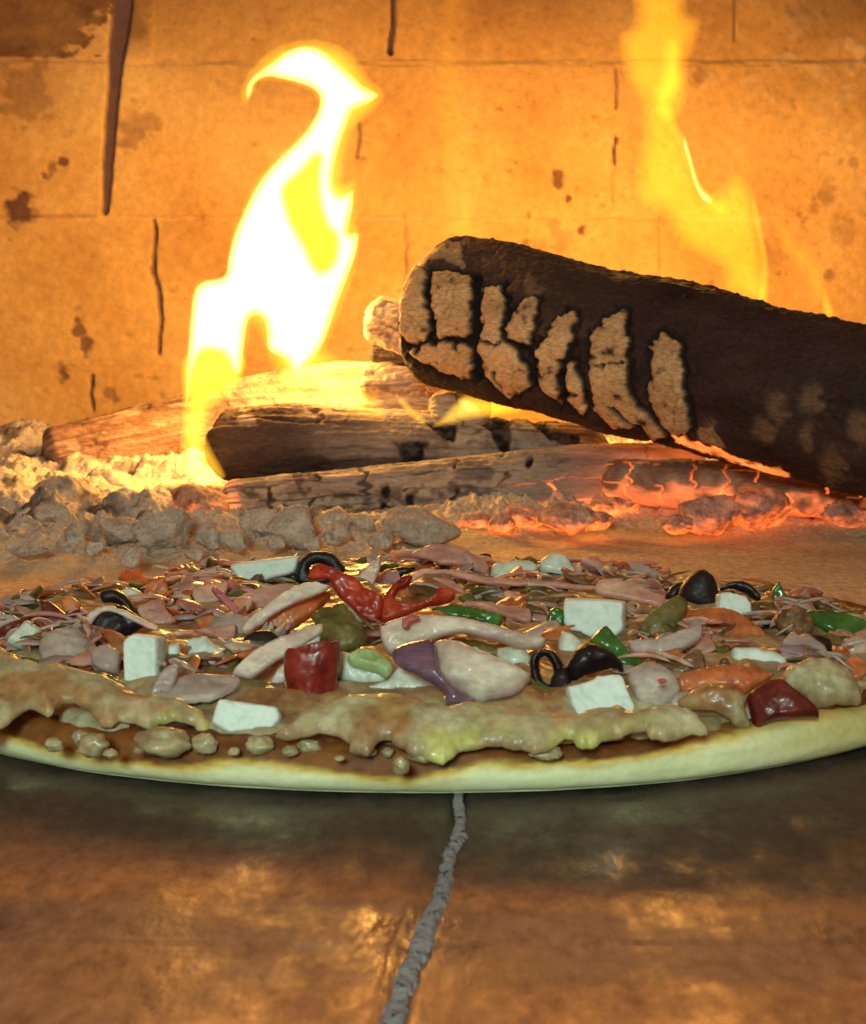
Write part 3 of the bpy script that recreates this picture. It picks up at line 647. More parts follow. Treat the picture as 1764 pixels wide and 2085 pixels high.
def paint_split(P, T, H, A, c, s, gr):
    u, v = proj(P); nz = fbm(P, 200, 3, 25); nz2 = fbm(P, 50, 3, 26)
    uu = u + 8 * nz; vv = v + 8 * nz
    A['ash'] = .75 * sstep(-.35, .15, nz + nz2) * sstep(1250, 1050, uu) * (1 - .8 * sstep(560, 480, uu) * 0)
    A['brown'] = .7 * sstep(14, 4, np.abs(vv - (1010 + 6 * nz2 + .0 * uu))) * sstep(900, 700, uu) + .8 * inside(uu, vv, [(590, 960), (650, 960), (630, 1015), (615, 1015)])
    for cx, cy in ((785, 1000), (835, 1020), (782, 1040), (1080, 940), (950, 1040)):
        A['crack'] = np.maximum(A['crack'], sstep(12, 5, np.hypot(uu - cx, (vv - cy) * .6)))
    A['ash'] *= 1 - np.clip(A['crack'], 0, 1)
    low = sstep(-.1, -.7, s) 
    A['glow'] = np.clip(sstep(940, 1150, uu) * (sstep(-.45, -.85, s) * .9 + 1.1 * sstep(.2, .8, A['crack']) * sstep(.5, -.3, s)) * sstep(-.5, .3, nz2) + .9 * sstep(498, 470, uu) * sstep(.0, .3, gr + .1) + .18 * sstep(1100, 1350, uu), 0, 1)
    return 0 * T
log('split_log', 'grey', at(452, 1022, .925), at(1440, 955, .925), [.0115, .0125, .0135, .0150, .0160, .0160, .014], 'grey ash-coated split log under the burnt one, glowing red along its lower right', 31, paint_split, nl=480, nc=150, checks=.75, chk=(40, 10), cap=.5, square=.15)
def paint_back(P, T, H, A, c, s, gr):
    nz2 = fbm(P, (60, 60, 160), 3, 36)
    A['brown'] = .9 * sstep(.1, .6, s + .4 * nz2) * sstep(-.3, .1, nz2 + gr * .6)
    A['ash'] = .6 * sstep(.1, .5, nz2 - .1) * (s > 0) + .25 * sstep(.1, .5, gr)
    A['glow'] = .15 * sstep(-.3, -.8, s) * sstep(0, .3, nz2)
    return 0 * T
log('scorched_log', 'redwood', at(92, 928, 1.06), at(470, 848, 1.10), [.0155, .0165, .0175, .0175, .0165], 'reddish brown scorched split log behind the ash heap at left', 41, paint_back, nl=220, nc=130, square=.35, checks=.4, chk=(30, 12), cap=.4)
def paint_pale(P, T, H, A, c, s, gr):
    nz2 = fbm(P, (60, 60, 120), 3, 46)
    A['ash'] = .85 * sstep(-.5, .1, nz2); A['crack'] *= .6
    return 0 * T
log('pale_log', 'redwood', at(470, 820, 1.12), at(800, 790, 1.05), [.014, .017, .019, .018, .015], 'cream coloured ash-covered log behind the bright flame foot', 51, paint_pale, nl=180, nc=120, square=.2, checks=.7, chk=(40, 10), cap=.5)
log('pale_log', 'redwood', at(735, 790, 1.0), at(985, 775, .985), [.013, .0145, .014, .012], 'short pinkish cream log end beneath the left end of the big charred log', 55, paint_pale, nl=160, nc=120, square=.3, checks=.8, chk=(44, 9), cap=.5)
log('wood_chunk', 'redwood', at(748, 640, .99), at(880, 690, .98), [.012, .014, .014], 'small cream wood chunk peeking out left of the big charred log', 61, paint_pale, nl=120, nc=100, square=.3, checks=.8, chk=(50, 8), cap=.6, cat='wood chunk')
log('wood_chunk', 'char_or_shade', at(760, 715, 1.0), at(900, 722, .98), [.0075, .009, .009], 'dark wood chunk in the gap below the small cream chunk', 65, None, nl=100, nc=80, square=.3, checks=.6, chk=(50, 8), cap=.6, cat='wood chunk')
def paint_hot(P, T, H, A, c, s, gr):
    nz2 = fbm(P, 90, 3, 66); A['ash'] = .5 * sstep(-.2, .3, nz2); A['glow'] = .6 * sstep(.3, .8, A['crack']) * 1.0 + .4 * sstep(.0, .5, -s + nz2); return 0 * T
log('wood_chunk', 'redwood', at(875, 835, .955), at(1000, 822, .95), [.0085, .011, .010], 'cream and brown chunk with a flame over it, on the burnt log', 69, paint_pale, nl=120, nc=90, square=.2, checks=.9, chk=(60, 7), cap=.6, cat='wood chunk')
log('hot_branch', 'redwood', at(1230, 975, .90), at(1800, 1010, .84), [.010, .012, .012, .011], 'glowing orange branch running under the big charred log to the right', 73, paint_hot, nl=260, nc=90, square=.2, checks=.9, chk=(60, 8), cap=.5, cat='branch')
log('dark_branch', 'redwood', at(1640, 1040, .875), at(2000, 1045, .85), [.007, .0085, .009], 'dull dark red branch low at the right edge', 77, lambda P, T, H, A, c, s, gr: (A.__setitem__('brown', .5 + 0 * T), A.__setitem__('glow', .25 * sstep(.2, .6, fbm(P, 120, 3, 3))), 0 * T)[2], nl=160, nc=80, checks=.6, chk=(60, 8), cap=.5, cat='branch')

# ------------------------------------------------------------------ flames (each a closed body of glowing gas)
def flame_part(name, mat, poly, parent, Y, thick, edge, holes=(), prof=.8, step=6, bulge=0):
    V, fc, sd, fr = slab_mesh(poly, Yb=Y, tilt=0, thick=thick, edge=edge, holes=holes, step=step, round_profile=prof, n=5, rough=.004, rscale=18)
    return link_mesh(name, V, fc, M[mat], parent)
def flame_light(parent, p, energy, size=.03, col=(1, .50, .10)):
    l = bpy.data.lights.new('flame_light', 'POINT'); l.energy = energy * .62; l.shadow_soft_size = size; l.color = col
    o = bpy.data.objects.new('flame_light', l); COL.objects.link(o)
    o.parent = parent; o.location = (Vector([float(x) for x in p]) - parent.location)
core = [(978, 400), (985, 330), (1040, 275), (1090, 240), (1140, 200), (1210, 178), (1280, 195), (1345, 250), (1400, 300), (1450, 345), (1505, 375), (1470, 410), (1405, 440), (1380, 500), (1350, 580), (1330, 660), (1325, 730), (1345, 768), (1385, 762), (1405, 745), (1405, 820), (1385, 920), (1425, 925),
        (1420, 1000), (1390, 1090), (1350, 1190), (1320, 1280), (1285, 1370), (1230, 1445), (1170, 1480), (1130, 1430), (1065, 1390), (1058, 1320), (1045, 1270), (1010, 1255), (985, 1290), (970, 1400), (955, 1480), (925, 1480), (895, 1420), (850, 1400), (800, 1410), (765, 1490), (748, 1600), (736, 1640), (736, 1560),
        (745, 1400), (757, 1250), (772, 1155), (812, 1115), (890, 1095), (905, 1020), (932, 920), (985, 800), (1045, 700), (1115, 622), (1205, 532), (1258, 450), (1268, 385), (1225, 345), (1130, 318), (1060, 308), (1015, 335), (1000, 380)]
hole = [(1262, 625), (1256, 700), (1262, 800), (1292, 900), (1330, 945), (1322, 1030), (1280, 1070), (1250, 1040), (1218, 970), (1170, 890), (1142, 800), (1142, 745), (1200, 690)]
halo = [(968, 430), (958, 350), (1010, 250), (1110, 175), (1240, 148), (1350, 175), (1430, 240), (1475, 310), (1535, 370), (1490, 450), (1425, 500), (1385, 600), (1370, 710), (1420, 715), (1428, 880), (1440, 960), (1405, 1120), (1345, 1290), (1310, 1380), (1360, 1420), (1300, 1480), (1190, 1520), (1090, 1490), (1010, 1300), (970, 1500), (900, 1560), (830, 1540), (735, 1560),
        (742, 1300), (762, 1140), (800, 1105), (890, 1085), (915, 930), (1030, 690), (1235, 480), (1255, 395), (1200, 350), (1050, 325), (1010, 380)]
fm = empty('flame', at(560, 960, 1.0), 'tall blinding yellow-white flame curling to a hook, left of the charred log', 'flame', 'flames in the oven')
flame_part('flame_core', 'fl_core', R(6, core), fm, 1.0, .034, .012, holes=[R(6, hole)], prof=1.15, step=6)
flame_part('flame_glow', 'fl_halo', R(6, halo), fm, 1.005, .030, .012, prof=1.0, step=8)
veil = [(735, -20), (722, 200), (713, 330), (718, 430), (762, 480), (800, 425), (830, 460), (870, 490), (900, 470), (885, 430), (835, 340), (822, 280), (850, 200), (940, 130), (972, -20)]
flame_part('flame_veil', 'fl_veil', R(4, veil), fm, .925, .018, .008, prof=.9, step=6)
flame_light(fm, at(600, 620, 1.0), 3.2, .035)
flame_light(fm, at(640, 300, 1.0), 1.8, .03)
flame_light(fm, at(480, 800, 1.0), .9, .02)
body = [(838, -60), (832, 80), (790, 120), (775, 170), (790, 280), (830, 370), (862, 430), (862, 560), (842, 660), (842, 760), (870, 820), (960, 860), (1000, 960), (1060, 1010), (1170, 1060), (1200, 1150), (1280, 1200), (1378, 1220), (1380, 1050), (1352, 900), (1322, 760), (1272, 690), (1222, 690), (1180, 745), (1125, 740),
        (1080, 640), (1040, 530), (1012, 490), (1050, 440), (1060, 360), (1060, 270), (1080, 200), (1110, 90), (1060, 50), (1030, -60)]
fr_ = empty('flame', at(1480, 640, 1.08), 'tall thin orange flame rising behind the big charred log at right', 'flame', 'flames in the oven')
flame_part('flame_body', 'fl_body', R(7, body), fr_, 1.08, .024, .011, prof=.9, step=8)
streak = [(965, 150), (1030, 180), (1040, 260), (1048, 340), (1000, 405), (1005, 440), (1042, 540), (1082, 660), (1125, 740), (1180, 785), (1222, 820), (1222, 865), (1170, 850), (1115, 800), (1060, 700), (1010, 580), (940, 480), (915, 380), (945, 280)]
flame_part('flame_streak', 'fl_streak', R(7, streak), fr_, 1.08, .012, .008, prof=1.0, step=5)
hot = [(1040, 540), (1060, 590), (1085, 680), (1110, 745), (1150, 785), (1150, 810), (1110, 790), (1080, 730), (1060, 660), (1035, 580)]
flame_part('flame_streak', 'fl_core', R(7, hot), fr_, 1.08, .006, .003, prof=1.0, step=4)
rim = [(1322, 760), (1352, 900), (1378, 1050), (1372, 1200), (1330, 1200), (1345, 1060), (1325, 920), (1308, 820)]
flame_part('flame_streak', 'fl_veil', R(7, rim), fr_, 1.08, .008, .005, prof=1.0, step=5)
flame_light(fr_, at(1400, 250, 1.08), 1.6, .03)
flame_light(fr_, at(1500, 560, 1.12), .9, .03)
fs = empty('flame', at(1680, 700, 1.02), 'small orange flame tip rising over the right top edge of the charred log', 'flame', 'flames in the oven')
flame_part('flame_body', 'fl_body', R(7, [(1380, 850), (1470, 920), (1570, 1010), (1620, 1100), (1645, 1290), (1590, 1290), (1540, 1200), (1500, 1100), (1430, 1000)]), fs, 1.0, .02, .02, prof=1.0, step=7)
flame_part('flame_streak', 'fl_veil', R(7, [(1600, 1150), (1625, 1200), (1645, 1260), (1600, 1260), (1590, 1210)]), fs, 1.0, .010, .006, prof=1.0, step=4)
f1 = empty('flame', at(960, 860, .93), 'low leaf-shaped yellow flame licking over the burnt log below the charred log', 'flame', 'flames in the oven')
flame_part('flame_body', 'fl_veil', R(5, [(300, 690), (350, 640), (395, 590), (430, 575), (500, 585), (570, 600), (625, 627), (540, 655), (420, 668), (350, 685)]), f1, .915, .014, .005, prof=1.0, step=4)
flame_part('flame_streak', 'fl_core', R(5, [(395, 600), (420, 590), (465, 625), (440, 640), (400, 625)]), f1, .915, .0022, .003, prof=1.0, step=3)
f2 = empty('flame', at(845, 860, .93), 'thin slanting yellow flame tongue on the burnt log, left of the leaf-shaped flame', 'flame', 'flames in the oven')
flame_part('flame_body', 'fl_veil', R(5, [(182, 580), (212, 590), (250, 630), (292, 668), (270, 678), (225, 650), (195, 615)]), f2, .92, .012, .004, prof=1.0, step=3)
f3 = empty('flame', at(750, 860, .93), 'faint rounded yellow flame behind the burnt log, right of the tall flame foot', 'flame', 'flames in the oven')
flame_part('flame_body', 'fl_body', R(5, [(-20, 560), (60, 545), (115, 560), (145, 605), (157, 670), (90, 668), (0, 650)]), f3, .935, .022, .008, prof=1.0, step=4)
# added flame behind the charred log, put in to spread light over the wall
fill_flame = empty('flame', at(1060, 700, 1.16), 'added hazy orange flame behind the charred log, filling the wall with light', 'flame', 'flames in the oven')
flame_part('flame_body', 'fl_faint', [(900, 760), (880, 600), (900, 420), (870, 200), (905, -40), (960, -40), (950, 180), (990, 380), (1010, 560), (1040, 760)], fill_flame, 1.16, .022, .022, prof=1.0, step=9)
flame_light(fill_flame, at(1250, 700, 1.15), 1.6, .04)

# ------------------------------------------------------------------ pizza
PC = np.array([-.003, .50]); PR = .150
pz = empty('pizza', (PC[0], PC[1], 0), 'unbaked round pizza with thick pale dough rim, tomato sauce and melted cheese under its toppings', 'pizza')
def ang(x, y): return np.arctan2(x - PC[0], -(y - PC[1]))        # 0 = towards the camera
def arc_table(pts, z):
    out = []
    for u, v in pts:
        p = onz(u, v, z); out.append((math.atan2(p[0] - PC[0], -(p[1] - PC[1])), math.hypot(p[0] - PC[0], p[1] - PC[1])))
    return sorted(out)
SL = [(-60, 1470), (0, 1500), (60, 1520), (140, 1545), (250, 1560), (400, 1566), (520, 1556), (640, 1572), (740, 1588), (830, 1598), (920, 1580), (1000, 1560), (1100, 1560), (1200, 1556), (1300, 1545), (1400, 1525), (1480, 1505), (1560, 1480), (1640, 1465), (1720, 1445), (1800, 1420)]
TS = arc_table([(-60, 1470), (0, 1500), (60, 1520), (140, 1545), (250, 1560), (400, 1566), (520, 1556), (640, 1572), (740, 1588), (830, 1598), (920, 1580), (1000, 1560), (1100, 1560), (1200, 1556), (1300, 1545), (1400, 1525), (1480, 1505), (1560, 1480), (1640, 1465), (1720, 1445), (1800, 1420)], .0100)
TC = arc_table([(-60, 1420), (0, 1428), (60, 1420), (100, 1462), (130, 1475), (200, 1490), (300, 1480), (380, 1480), (440, 1502), (520, 1505), (580, 1505), (640, 1502), (700, 1508), (760, 1525), (820, 1540), (880, 1548), (930, 1545), (980, 1530), (1050, 1530), (1100, 1540), (1160, 1524), (1220, 1520), (1280, 1500), (1340, 1512), (1430, 1490), (1500, 1470), (1560, 1465), (1700, 1440), (1800, 1400)], .0108)
def rad_sauce(a):
    return .1455 + 0 * a
def rad_cheese(a):
    t = np.array(TC); r = np.interp(a, t[:, 0], t[:, 1]); m = np.minimum(sstep(t[0, 0] - .1, t[0, 0] + .02, a), sstep(t[-1, 0] + .1, t[-1, 0] - .02, a))
    return np.minimum(r * m + .132 * (1 - m), .1462)
def build_pizza():
    na = 900
    A = np.linspace(-math.pi, math.pi, na, endpoint=False)
    prof = [(0.0, 0.0005), (.60, .0005), (.93, .0006), (.968, .0010), (.988, .0022), (.998, .0042), (1.0, .0062), (.999, .0080), (.993, .0096), (.980, .0106), (.962, .0109), (.94, .0106), (.915, .0098), (.88, .0090), (.80, .0086), (.5, .0084), (0.0, .0084)]
    pp = smooth(prof, 4, .5, False); V = []; oil = []; sc = []; to = []
    rs = rad_sauce(A)
    for rr, zz in pp:
        x = np.sin(A); y = -np.cos(A)
        P0 = np.column_stack([x * 3, y * 3, np.full(na, zz * 60)])
        wob = 1 + .006 * fbm(P0, .9, 3, 200) + (.004 * fbm(P0, 4, 3, 203))
        R_ = PR * rr * (1 + (wob - 1) * (rr > .3))
        z2 = zz * (1 + .10 * fbm(P0, 1.3, 2, 204) * (zz > .002))
        V.append(np.column_stack([PC[0] + x * R_, PC[1] + y * R_, z2]))
        uu, vv = proj(V[-1]); sn = 14 * fbm(P0, 5, 3, 207) + 7 * fbm(P0, 22, 3, 208)
        line = np.interp(uu, [q_[0] for q_ in SL], [q_[1] for q_ in SL]); fr_h = np.abs(A) < 1.15
        dv = np.where(fr_h, line - 6 - vv + sn * .9, (zz - .0085) * 9000 + sn)
        oil.append(sstep(-24, 2, dv) * (zz > .002)); sc.append(sstep(-6, 12, dv) * (zz > .002))
        to.append(sstep(.25, .9, A + .25 * fbm(P0, 2, 3, 209)) * .75 + 0 * A)
    V = np.vstack(V)
    # drip of sauce on the rim near the seam
    nn_ = np.concatenate(sc); V[:, 2] += .0007 * nn_ * fbm(V, 420, 3, 211) ; V[:, 1] -= .0006 * nn_ * fbm(V, 300, 3, 212)
    link_mesh('dough', V, grid_faces(len(pp), na, wrap=True), M['dough'], pz, attrs={'oil': np.concatenate(oil), 'sauce': np.concatenate(sc), 'toast': np.concatenate(to)})
    # sauce layer
    nr = 60; q = np.linspace(0, 1, nr) ** .5
    V = []
    for k in q:
        x = np.sin(A); y = -np.cos(A); R_ = (rs + .0012 * fbm(np.column_stack([x, y, 0 * x]), 9, 3, 220)) * k
        P = np.column_stack([PC[0] + x * R_, PC[1] + y * R_, 0 * x])
        z = .0098 + (.0009 + .0007 * fbm(P, 260, 3, 222)) * np.clip((1 - k) * 22, 0, 1) ** .5
        z = np.where(k > .93, np.minimum(z, z), z) + .0006 * (k < .999)
        P[:, 2] = z + np.where(np.abs(R_) > .137, .0008, 0) - .0012 * (k > .995); V.append(P)
    link_mesh('sauce', np.vstack(V), grid_faces(nr, na, wrap=True), M['sauce'], pz)
CH = {}
def cheese_top(x, y):
    x = np.atleast_1d(np.asarray(x, float)); y = np.atleast_1d(np.asarray(y, float))
    r = np.hypot(x - PC[0], y - PC[1]); a = ang(x, y); P = np.column_stack([x, y, 0 * x])
    rc = rad_cheese(a); d = rc - r
    dome = sstep(0, .03, d)
    t = .0018 + .0018 * dome + .0026 * fbm(P, 55, 3, 231) + .0018 * fbm(P, 190, 3, 233) + .0020 * sstep(.012, .022, d) * 1
    t = np.maximum(t, .0008)
    e = np.sqrt(np.clip(1 - (1 - np.clip(d / .0042, 0, 1)) ** 2, 0, 1))
    return .0106 + (t + .0004) * e
def build_cheese():
    na, nr = 1000, 150
    A = np.linspace(-math.pi, math.pi, na, endpoint=False); V = []; br = []; gn = []
    x = np.sin(A); y = -np.cos(A); C0 = np.column_stack([x, y, 0 * x])
    rc = rad_cheese(A)
    edge = .0022 * fbm(C0, 14, 3, 240) + .0012 * fbm(C0, 40, 2, 243)
    for k in 1 - (1 - np.linspace(0, 1, nr)) ** 1.6:
        R_ = (rc + edge * k ** 8) * k
        X = PC[0] + x * R_; Y = PC[1] + y * R_
        d = rc * (1 - k)
        P = np.column_stack([X, Y, 0 * X]); t = cheese_top(PC[0] + x * rc * k, PC[1] + y * rc * k)
        P[:, 2] = t; V.append(P)
        nz = fbm(P, 45, 4, 245); n2 = fbm(P, 120, 3, 247)
        br.append(np.clip(sstep(.05, .4, nz + .3 * n2) * .6 + .9 * sstep(-.50, -.66, A + .1 * nz) * sstep(.012, .004, d + .008 * n2) + .75 * sstep(.012, .028, d + .006 * n2), 0, 1))  # sauce browning, plus shade between toppings painted over the inner cheese
        gn.append(sstep(.1, .4, fbm(P, 60, 3, 249)) * .6 * sstep(.03, .006, d))
    link_mesh('melted_cheese', np.vstack(V), grid_faces(nr, na, wrap=True), M['cheese'], pz, attrs={'brown': np.concatenate(br), 'green': np.concatenate(gn)})
build_pizza(); build_cheese()
def topz(u, v):
    z = .013
    for _ in range(4):
        p = onz(u, v, z); z = float(cheese_top(p[0], p[1])[0])
    return z
def drop(u, v, ru, rv, seed, mat='cheese', name='cheese_drop', zz=.0104):
    p = onz(u, v + rv * .6, zz); k = p[1] / F
    V, fc, D = lump_mesh(1.0, seed, (1, 1, 1), .12, 30); D2 = D * (1 + .38 * fbm(D + seed, 1.7, 3, seed))[:, None]
    V = D2 * np.array([ru * k * 1.25, ru * k * 1.1, rv * k * 1.2]) + p + np.array([0, .0006, rv * k * .40])
    z0 = np.zeros(len(V))
    link_mesh(name, V, fc, M[mat], pz, attrs={'brown': .5 * sstep(.1, .5, fbm(D + seed, 2, 3, seed)), 'green': z0})
for i, (u, v, a, b) in enumerate([(160, 1462, 26, 14), (190, 1515, 26, 20), (165, 1500, 18, 14), (225, 1535, 12, 8), (110, 1515, 16, 12), (332, 1506, 46, 24), (416, 1512, 22, 18), (528, 1516, 24, 16), (630, 1518, 20, 12), (742, 1530, 22, 9), (816, 1558, 14, 16), (790, 1532, 10, 8),
                                  (590, 1530, 14, 9), (1110, 1530, 28, 12), (860, 1535, 26, 14), (280, 1528, 9, 6), (475, 1530, 10, 7), (690, 1545, 9, 5)]):
    drop(u, v, a, b, 500 + i)
def fold(poly, mat='cheese', **kw):
    kw['thick'] = kw['thick'] * 1.35; kw['edge'] = .0052; kw.setdefault('relief', .0007); kw.setdefault('jag', 4.0)
    slab('cheese_fold', mat, poly, parent=pz, attrs=fold_paint, **kw)
def fold_paint(V, sd):
    u, v = proj(V); n1 = fbm(V, 110, 3, 9); n2 = fbm(V, 260, 3, 10)
    b = np.maximum(.95 * sstep(.0, .35, n1) * sstep(.0118, .0155, V[:, 2]), .5 * sstep(.0012, .0002, sd))
    b = np.maximum(b, .95 * sstep(1424, 1445, v + 10 * n2) * sstep(120, 190, u) * sstep(460, 420, u) * sstep(-.35, .1, n1))
    g = np.maximum(.5 * sstep(.1, .4, fbm(V, 90, 3, 12)), .95 * np.maximum(sstep(80, 30, np.abs(u - 920) + 30 * n1), sstep(90, 30, np.abs(u - 1180) + 30 * n1)) * sstep(1468, 1500, v + 12 * n2))
    return {'brown': b, 'green': g}
fold(R(3, [(680, 1000), (720, 960), (850, 920), (980, 930), (1070, 970), (1065, 1050), (1110, 1110), (1080, 1150), (1000, 1140), (900, 1080), (760, 1060)]), z=.0105, tilt=40, thick=.005, bulge=.003, rough=.0008)
fold(R(3, [(1290, 830), (1380, 780), (1500, 760), (1600, 790), (1700, 880), (1745, 960), (1720, 1010), (1640, 1020), (1480, 1040), (1400, 980), (1300, 910)]), z=.0108, tilt=40, thick=.005, bulge=.003, rough=.0008)
fold([(560, 1500), (590, 1480), (640, 1445), (710, 1424), (790, 1420), (850, 1427), (910, 1448), (960, 1445), (1030, 1450), (1100, 1462), (1150, 1466), (1200, 1453), (1255, 1448), (1290, 1462), (1345, 1443), (1400, 1452), (1442, 1482), (1436, 1494), (1395, 1498), (1335, 1514), (1310, 1498), (1280, 1503), (1250, 1512), (1215, 1524), (1182, 1532), (1150, 1516), (1100, 1542), (1060, 1532), (1020, 1521), (980, 1526), (945, 1530), (912, 1552), (872, 1548), (835, 1538), (802, 1518), (775, 1512), (748, 1542), (716, 1532), (700, 1502), (650, 1490), (600, 1507)], z=.0100, tilt=62, thick=.0042, bulge=.0012, rough=.0018, rscale=95, relief=.0004, jag=5, step=4)
fold([(-60, 1330), (0, 1322), (40, 1345), (80, 1362), (150, 1370), (200, 1383), (240, 1402), (300, 1428), (360, 1433), (400, 1445), (432, 1470), (424, 1500), (392, 1482), (335, 1474), (300, 1486), (262, 1470), (215, 1484), (190, 1462), (150, 1436), (122, 1442), (100, 1466), (60, 1450), (30, 1468), (-10, 1490), (-60, 1500)], z=.0102, tilt=64, thick=.0040, bulge=.0012, rough=.0018, rscale=95, relief=.0004, jag=5, step=4)
# loose crumbs of chopped topping baked into the cheese, nobody could count them
def crumbs(name, mname, seed, count, bigp, zup):
    V = []; Fc = []; off = 0; rg = np.random.default_rng(seed); A = {'purple': []}
    for i in range(count):
        a = rg.uniform(-math.pi, math.pi); r = .130 * math.sqrt(rg.uniform(.02, 1)); x = PC[0] + r * math.sin(a); y = PC[1] - r * math.cos(a)
        u, v = proj(np.array([[x, y, .014]]));
        if v[0] > 1402 or any(inside(u + du, v + 8, pl)[0] for pl in AVOID for du in (-9, 9)): continue
        big = rg.random() < bigp
        L = rg.uniform(.004, .010) if not big else rg.uniform(.004, .007); wd = rg.uniform(.0005, .0011) if not big else rg.uniform(.0018, .004); th = rg.uniform(.0003, .0006)
        yaw = rg.uniform(0, math.pi); pt = rg.uniform(-.35, .35); roll = rg.uniform(-1, 1)
        z = float(cheese_top(x, y)[0]) + rg.uniform(-.0006, zup); cv = rg.uniform(-1.1, 1.1) * L
        n, m = 15, 8
        t = np.linspace(-1, 1, n); ph = np.linspace(0, 2 * math.pi, m, endpoint=False)
        T, H = np.meshgrid(t, ph, indexing='ij'); T = T.ravel(); H = H.ravel(); k = (1 - np.abs(T) ** 6) * (1 + .3 * vnoise(np.column_stack([T * 3 + i, 0 * T, 0 * T]), 3)) + .03
        a_ = np.sign(np.cos(H)) * np.abs(np.cos(H)) ** .5 * wd * k; b_ = np.sign(np.sin(H)) * np.abs(np.sin(H)) ** .5 * th * np.minimum(k, 1)
        ly = a_ * math.cos(roll) - b_ * math.sin(roll) + cv * (1 - T * T) * .5; lz = a_ * math.sin(roll) + b_ * math.cos(roll) + T * L * math.sin(pt) + .25 * abs(cv) * (1 - T * T)
        lx = T * L + .0004 * vnoise(np.column_stack([T * 4 + i, H, 0 * T]), 8)
        P = np.column_stack([x + lx * math.cos(yaw) - ly * math.sin(yaw), y + lx * math.sin(yaw) + ly * math.cos(yaw), z + lz])
        V.append(P); Fc += grid_faces(n, m, wrap=True, off=off); off += n * m; A['purple'].append(np.full(n * m, rg.choice([0, 0, 0, 0, .1, .25, .5])))
    o = link_mesh(name, np.vstack(V), Fc, M[mname], pz, attrs={'purple': np.concatenate(A['purple'])}); o['kind'] = 'stuff'

# ------------------------------------------------------------------ toppings, one by one
AVOID = []
GRP = {'cheese cube': 'white cheese pieces on the pizza', 'olive': 'black olive pieces on the pizza', 'onion': 'onion slices on the pizza', 'pepper': 'green pepper pieces on the pizza', 'tomato': 'tomato pieces on the pizza', 'mushroom': 'roasted brown mushroom pieces on the pizza'}
def purple_edge(w_=.0006, k=.35):
    def f(V, sd):
        return {'purple': k * sstep(w_ * 2, w_ * .5, sd) * sstep(-.2, .3, fbm(V, 220, 2, 4))}
    return f
def no_purple(V, sd): return {'purple': .5 * sstep(.25, .5, fbm(V, 160, 2, 4))}
def T_(kind, name, mat, r, pts, label, **kw):
    kw.setdefault('step', 4); poly = R(r, pts); kw.setdefault('relief', .0007 if 'cheese' not in kind else .0003); kw.setdefault('jag', 2.0); kw.setdefault('seed', len(bpy.data.objects) % 97)
    if 'z' not in kw:
        low = max(poly, key=lambda p: p[1]); kw['z'] = topz(*low) - .0008 + kw.pop('dz', 0)
    else: kw.pop('dz', 0)
    if kind in ('cheese cube', 'olive', 'tomato', 'pepper') or 'large white' in label or 'wedge' in label: AVOID.append(poly)
    if kind == 'onion': kw.setdefault('attrs', purple_edge())
    if 'holes' in kw: kw['holes'] = [R(r, h) for h in kw['holes']]
    return slab(name, mat, poly, label=label, cat=kind, group=GRP[kind], **kw)
# white cheese
fk = dict(thick=.010, edge=.0007, back=.5, corner=.10, rough=.00025, rscale=700, jag=2.0)
T_('cheese cube', 'cheese_cube', 'feta', 1, [(692, 640), (760, 592), (900, 612), (905, 760), (900, 900), (820, 885), (740, 918), (700, 880)], 'tall white cheese cube with a crumbling right side, left of centre', tilt=12, yaw=-8, **fk)
T_('cheese cube', 'cheese_cube', 'feta', 1, [(905, 622), (975, 648), (1040, 640), (1060, 720), (1125, 790), (1100, 830), (1020, 840), (960, 800), (905, 850)], 'broken white crumb joined to the right side of the tall cheese cube', tilt=20, thick=.007, edge=.002, back=.6, jag=4, rough=.0006, yaw=15)
T_('cheese cube', 'cheese_cube', 'feta', 1, [(1055, 650), (1110, 600), (1180, 600), (1260, 660), (1310, 690), (1250, 740), (1265, 800), (1240, 855), (1130, 830), (1130, 780), (1075, 720)], 'ragged white cheese crumb right of the tall cube, above the thin onion strip', tilt=25, thick=.007, edge=.0022, back=.6, jag=4, rough=.0006)
T_('cheese cube', 'cheese_cube', 'feta', 1, [(1255, 965), (1590, 1010), (1615, 1080), (1550, 1180), (1400, 1165), (1320, 1180), (1205, 1110), (1225, 1030)], 'wide white cheese block at the front rim, left of the red pepper cup', tilt=18, z=.0115, **fk)
T_('cheese cube', 'cheese_cube', 'feta', 1, [(1320, 200), (1710, 150), (1715, 180), (1690, 250), (1540, 290), (1500, 320), (1390, 315), (1350, 270)], 'long tilted white cheese slab at the back, touching the olive ring', tilt=8, thick=.006, edge=.001, back=.5, corner=.25)
T_('cheese cube', 'cheese_cube', 'feta_soft', 1, [(40, 660), (110, 580), (160, 530), (220, 560), (250, 600), (215, 690)], 'half-melted greenish cheese piece at the far left edge of the pizza', tilt=35, thick=.006, edge=.002, jag=2)
T_('cheese cube', 'cheese_cube', 'feta_soft', 1, [(690, 360), (760, 335), (830, 380), (830, 430), (790, 450), (740, 420)], 'small soft cheese piece behind the black olive at left', tilt=25, thick=.006, edge=.002)
T_('cheese cube', 'cheese_cube', 'feta', 3, [(22, 398), (370, 412), (372, 560), (330, 625), (270, 600), (180, 630), (120, 600), (60, 590), (20, 540)], 'big clean white cheese cube behind the pointed green pepper', tilt=8, yaw=-12, dz=.001, **{**fk, 'thick': .012})
T_('cheese cube', 'cheese_cube', 'feta', 3, [(40, 895), (200, 855), (215, 830), (360, 820), (385, 870), (450, 1010), (440, 1050), (390, 1085), (330, 1060), (200, 1070), (100, 1085), (70, 1010)], 'tilted bright white cheese cube at the front right, before the black olives', tilt=22, z=.0125, **fk)
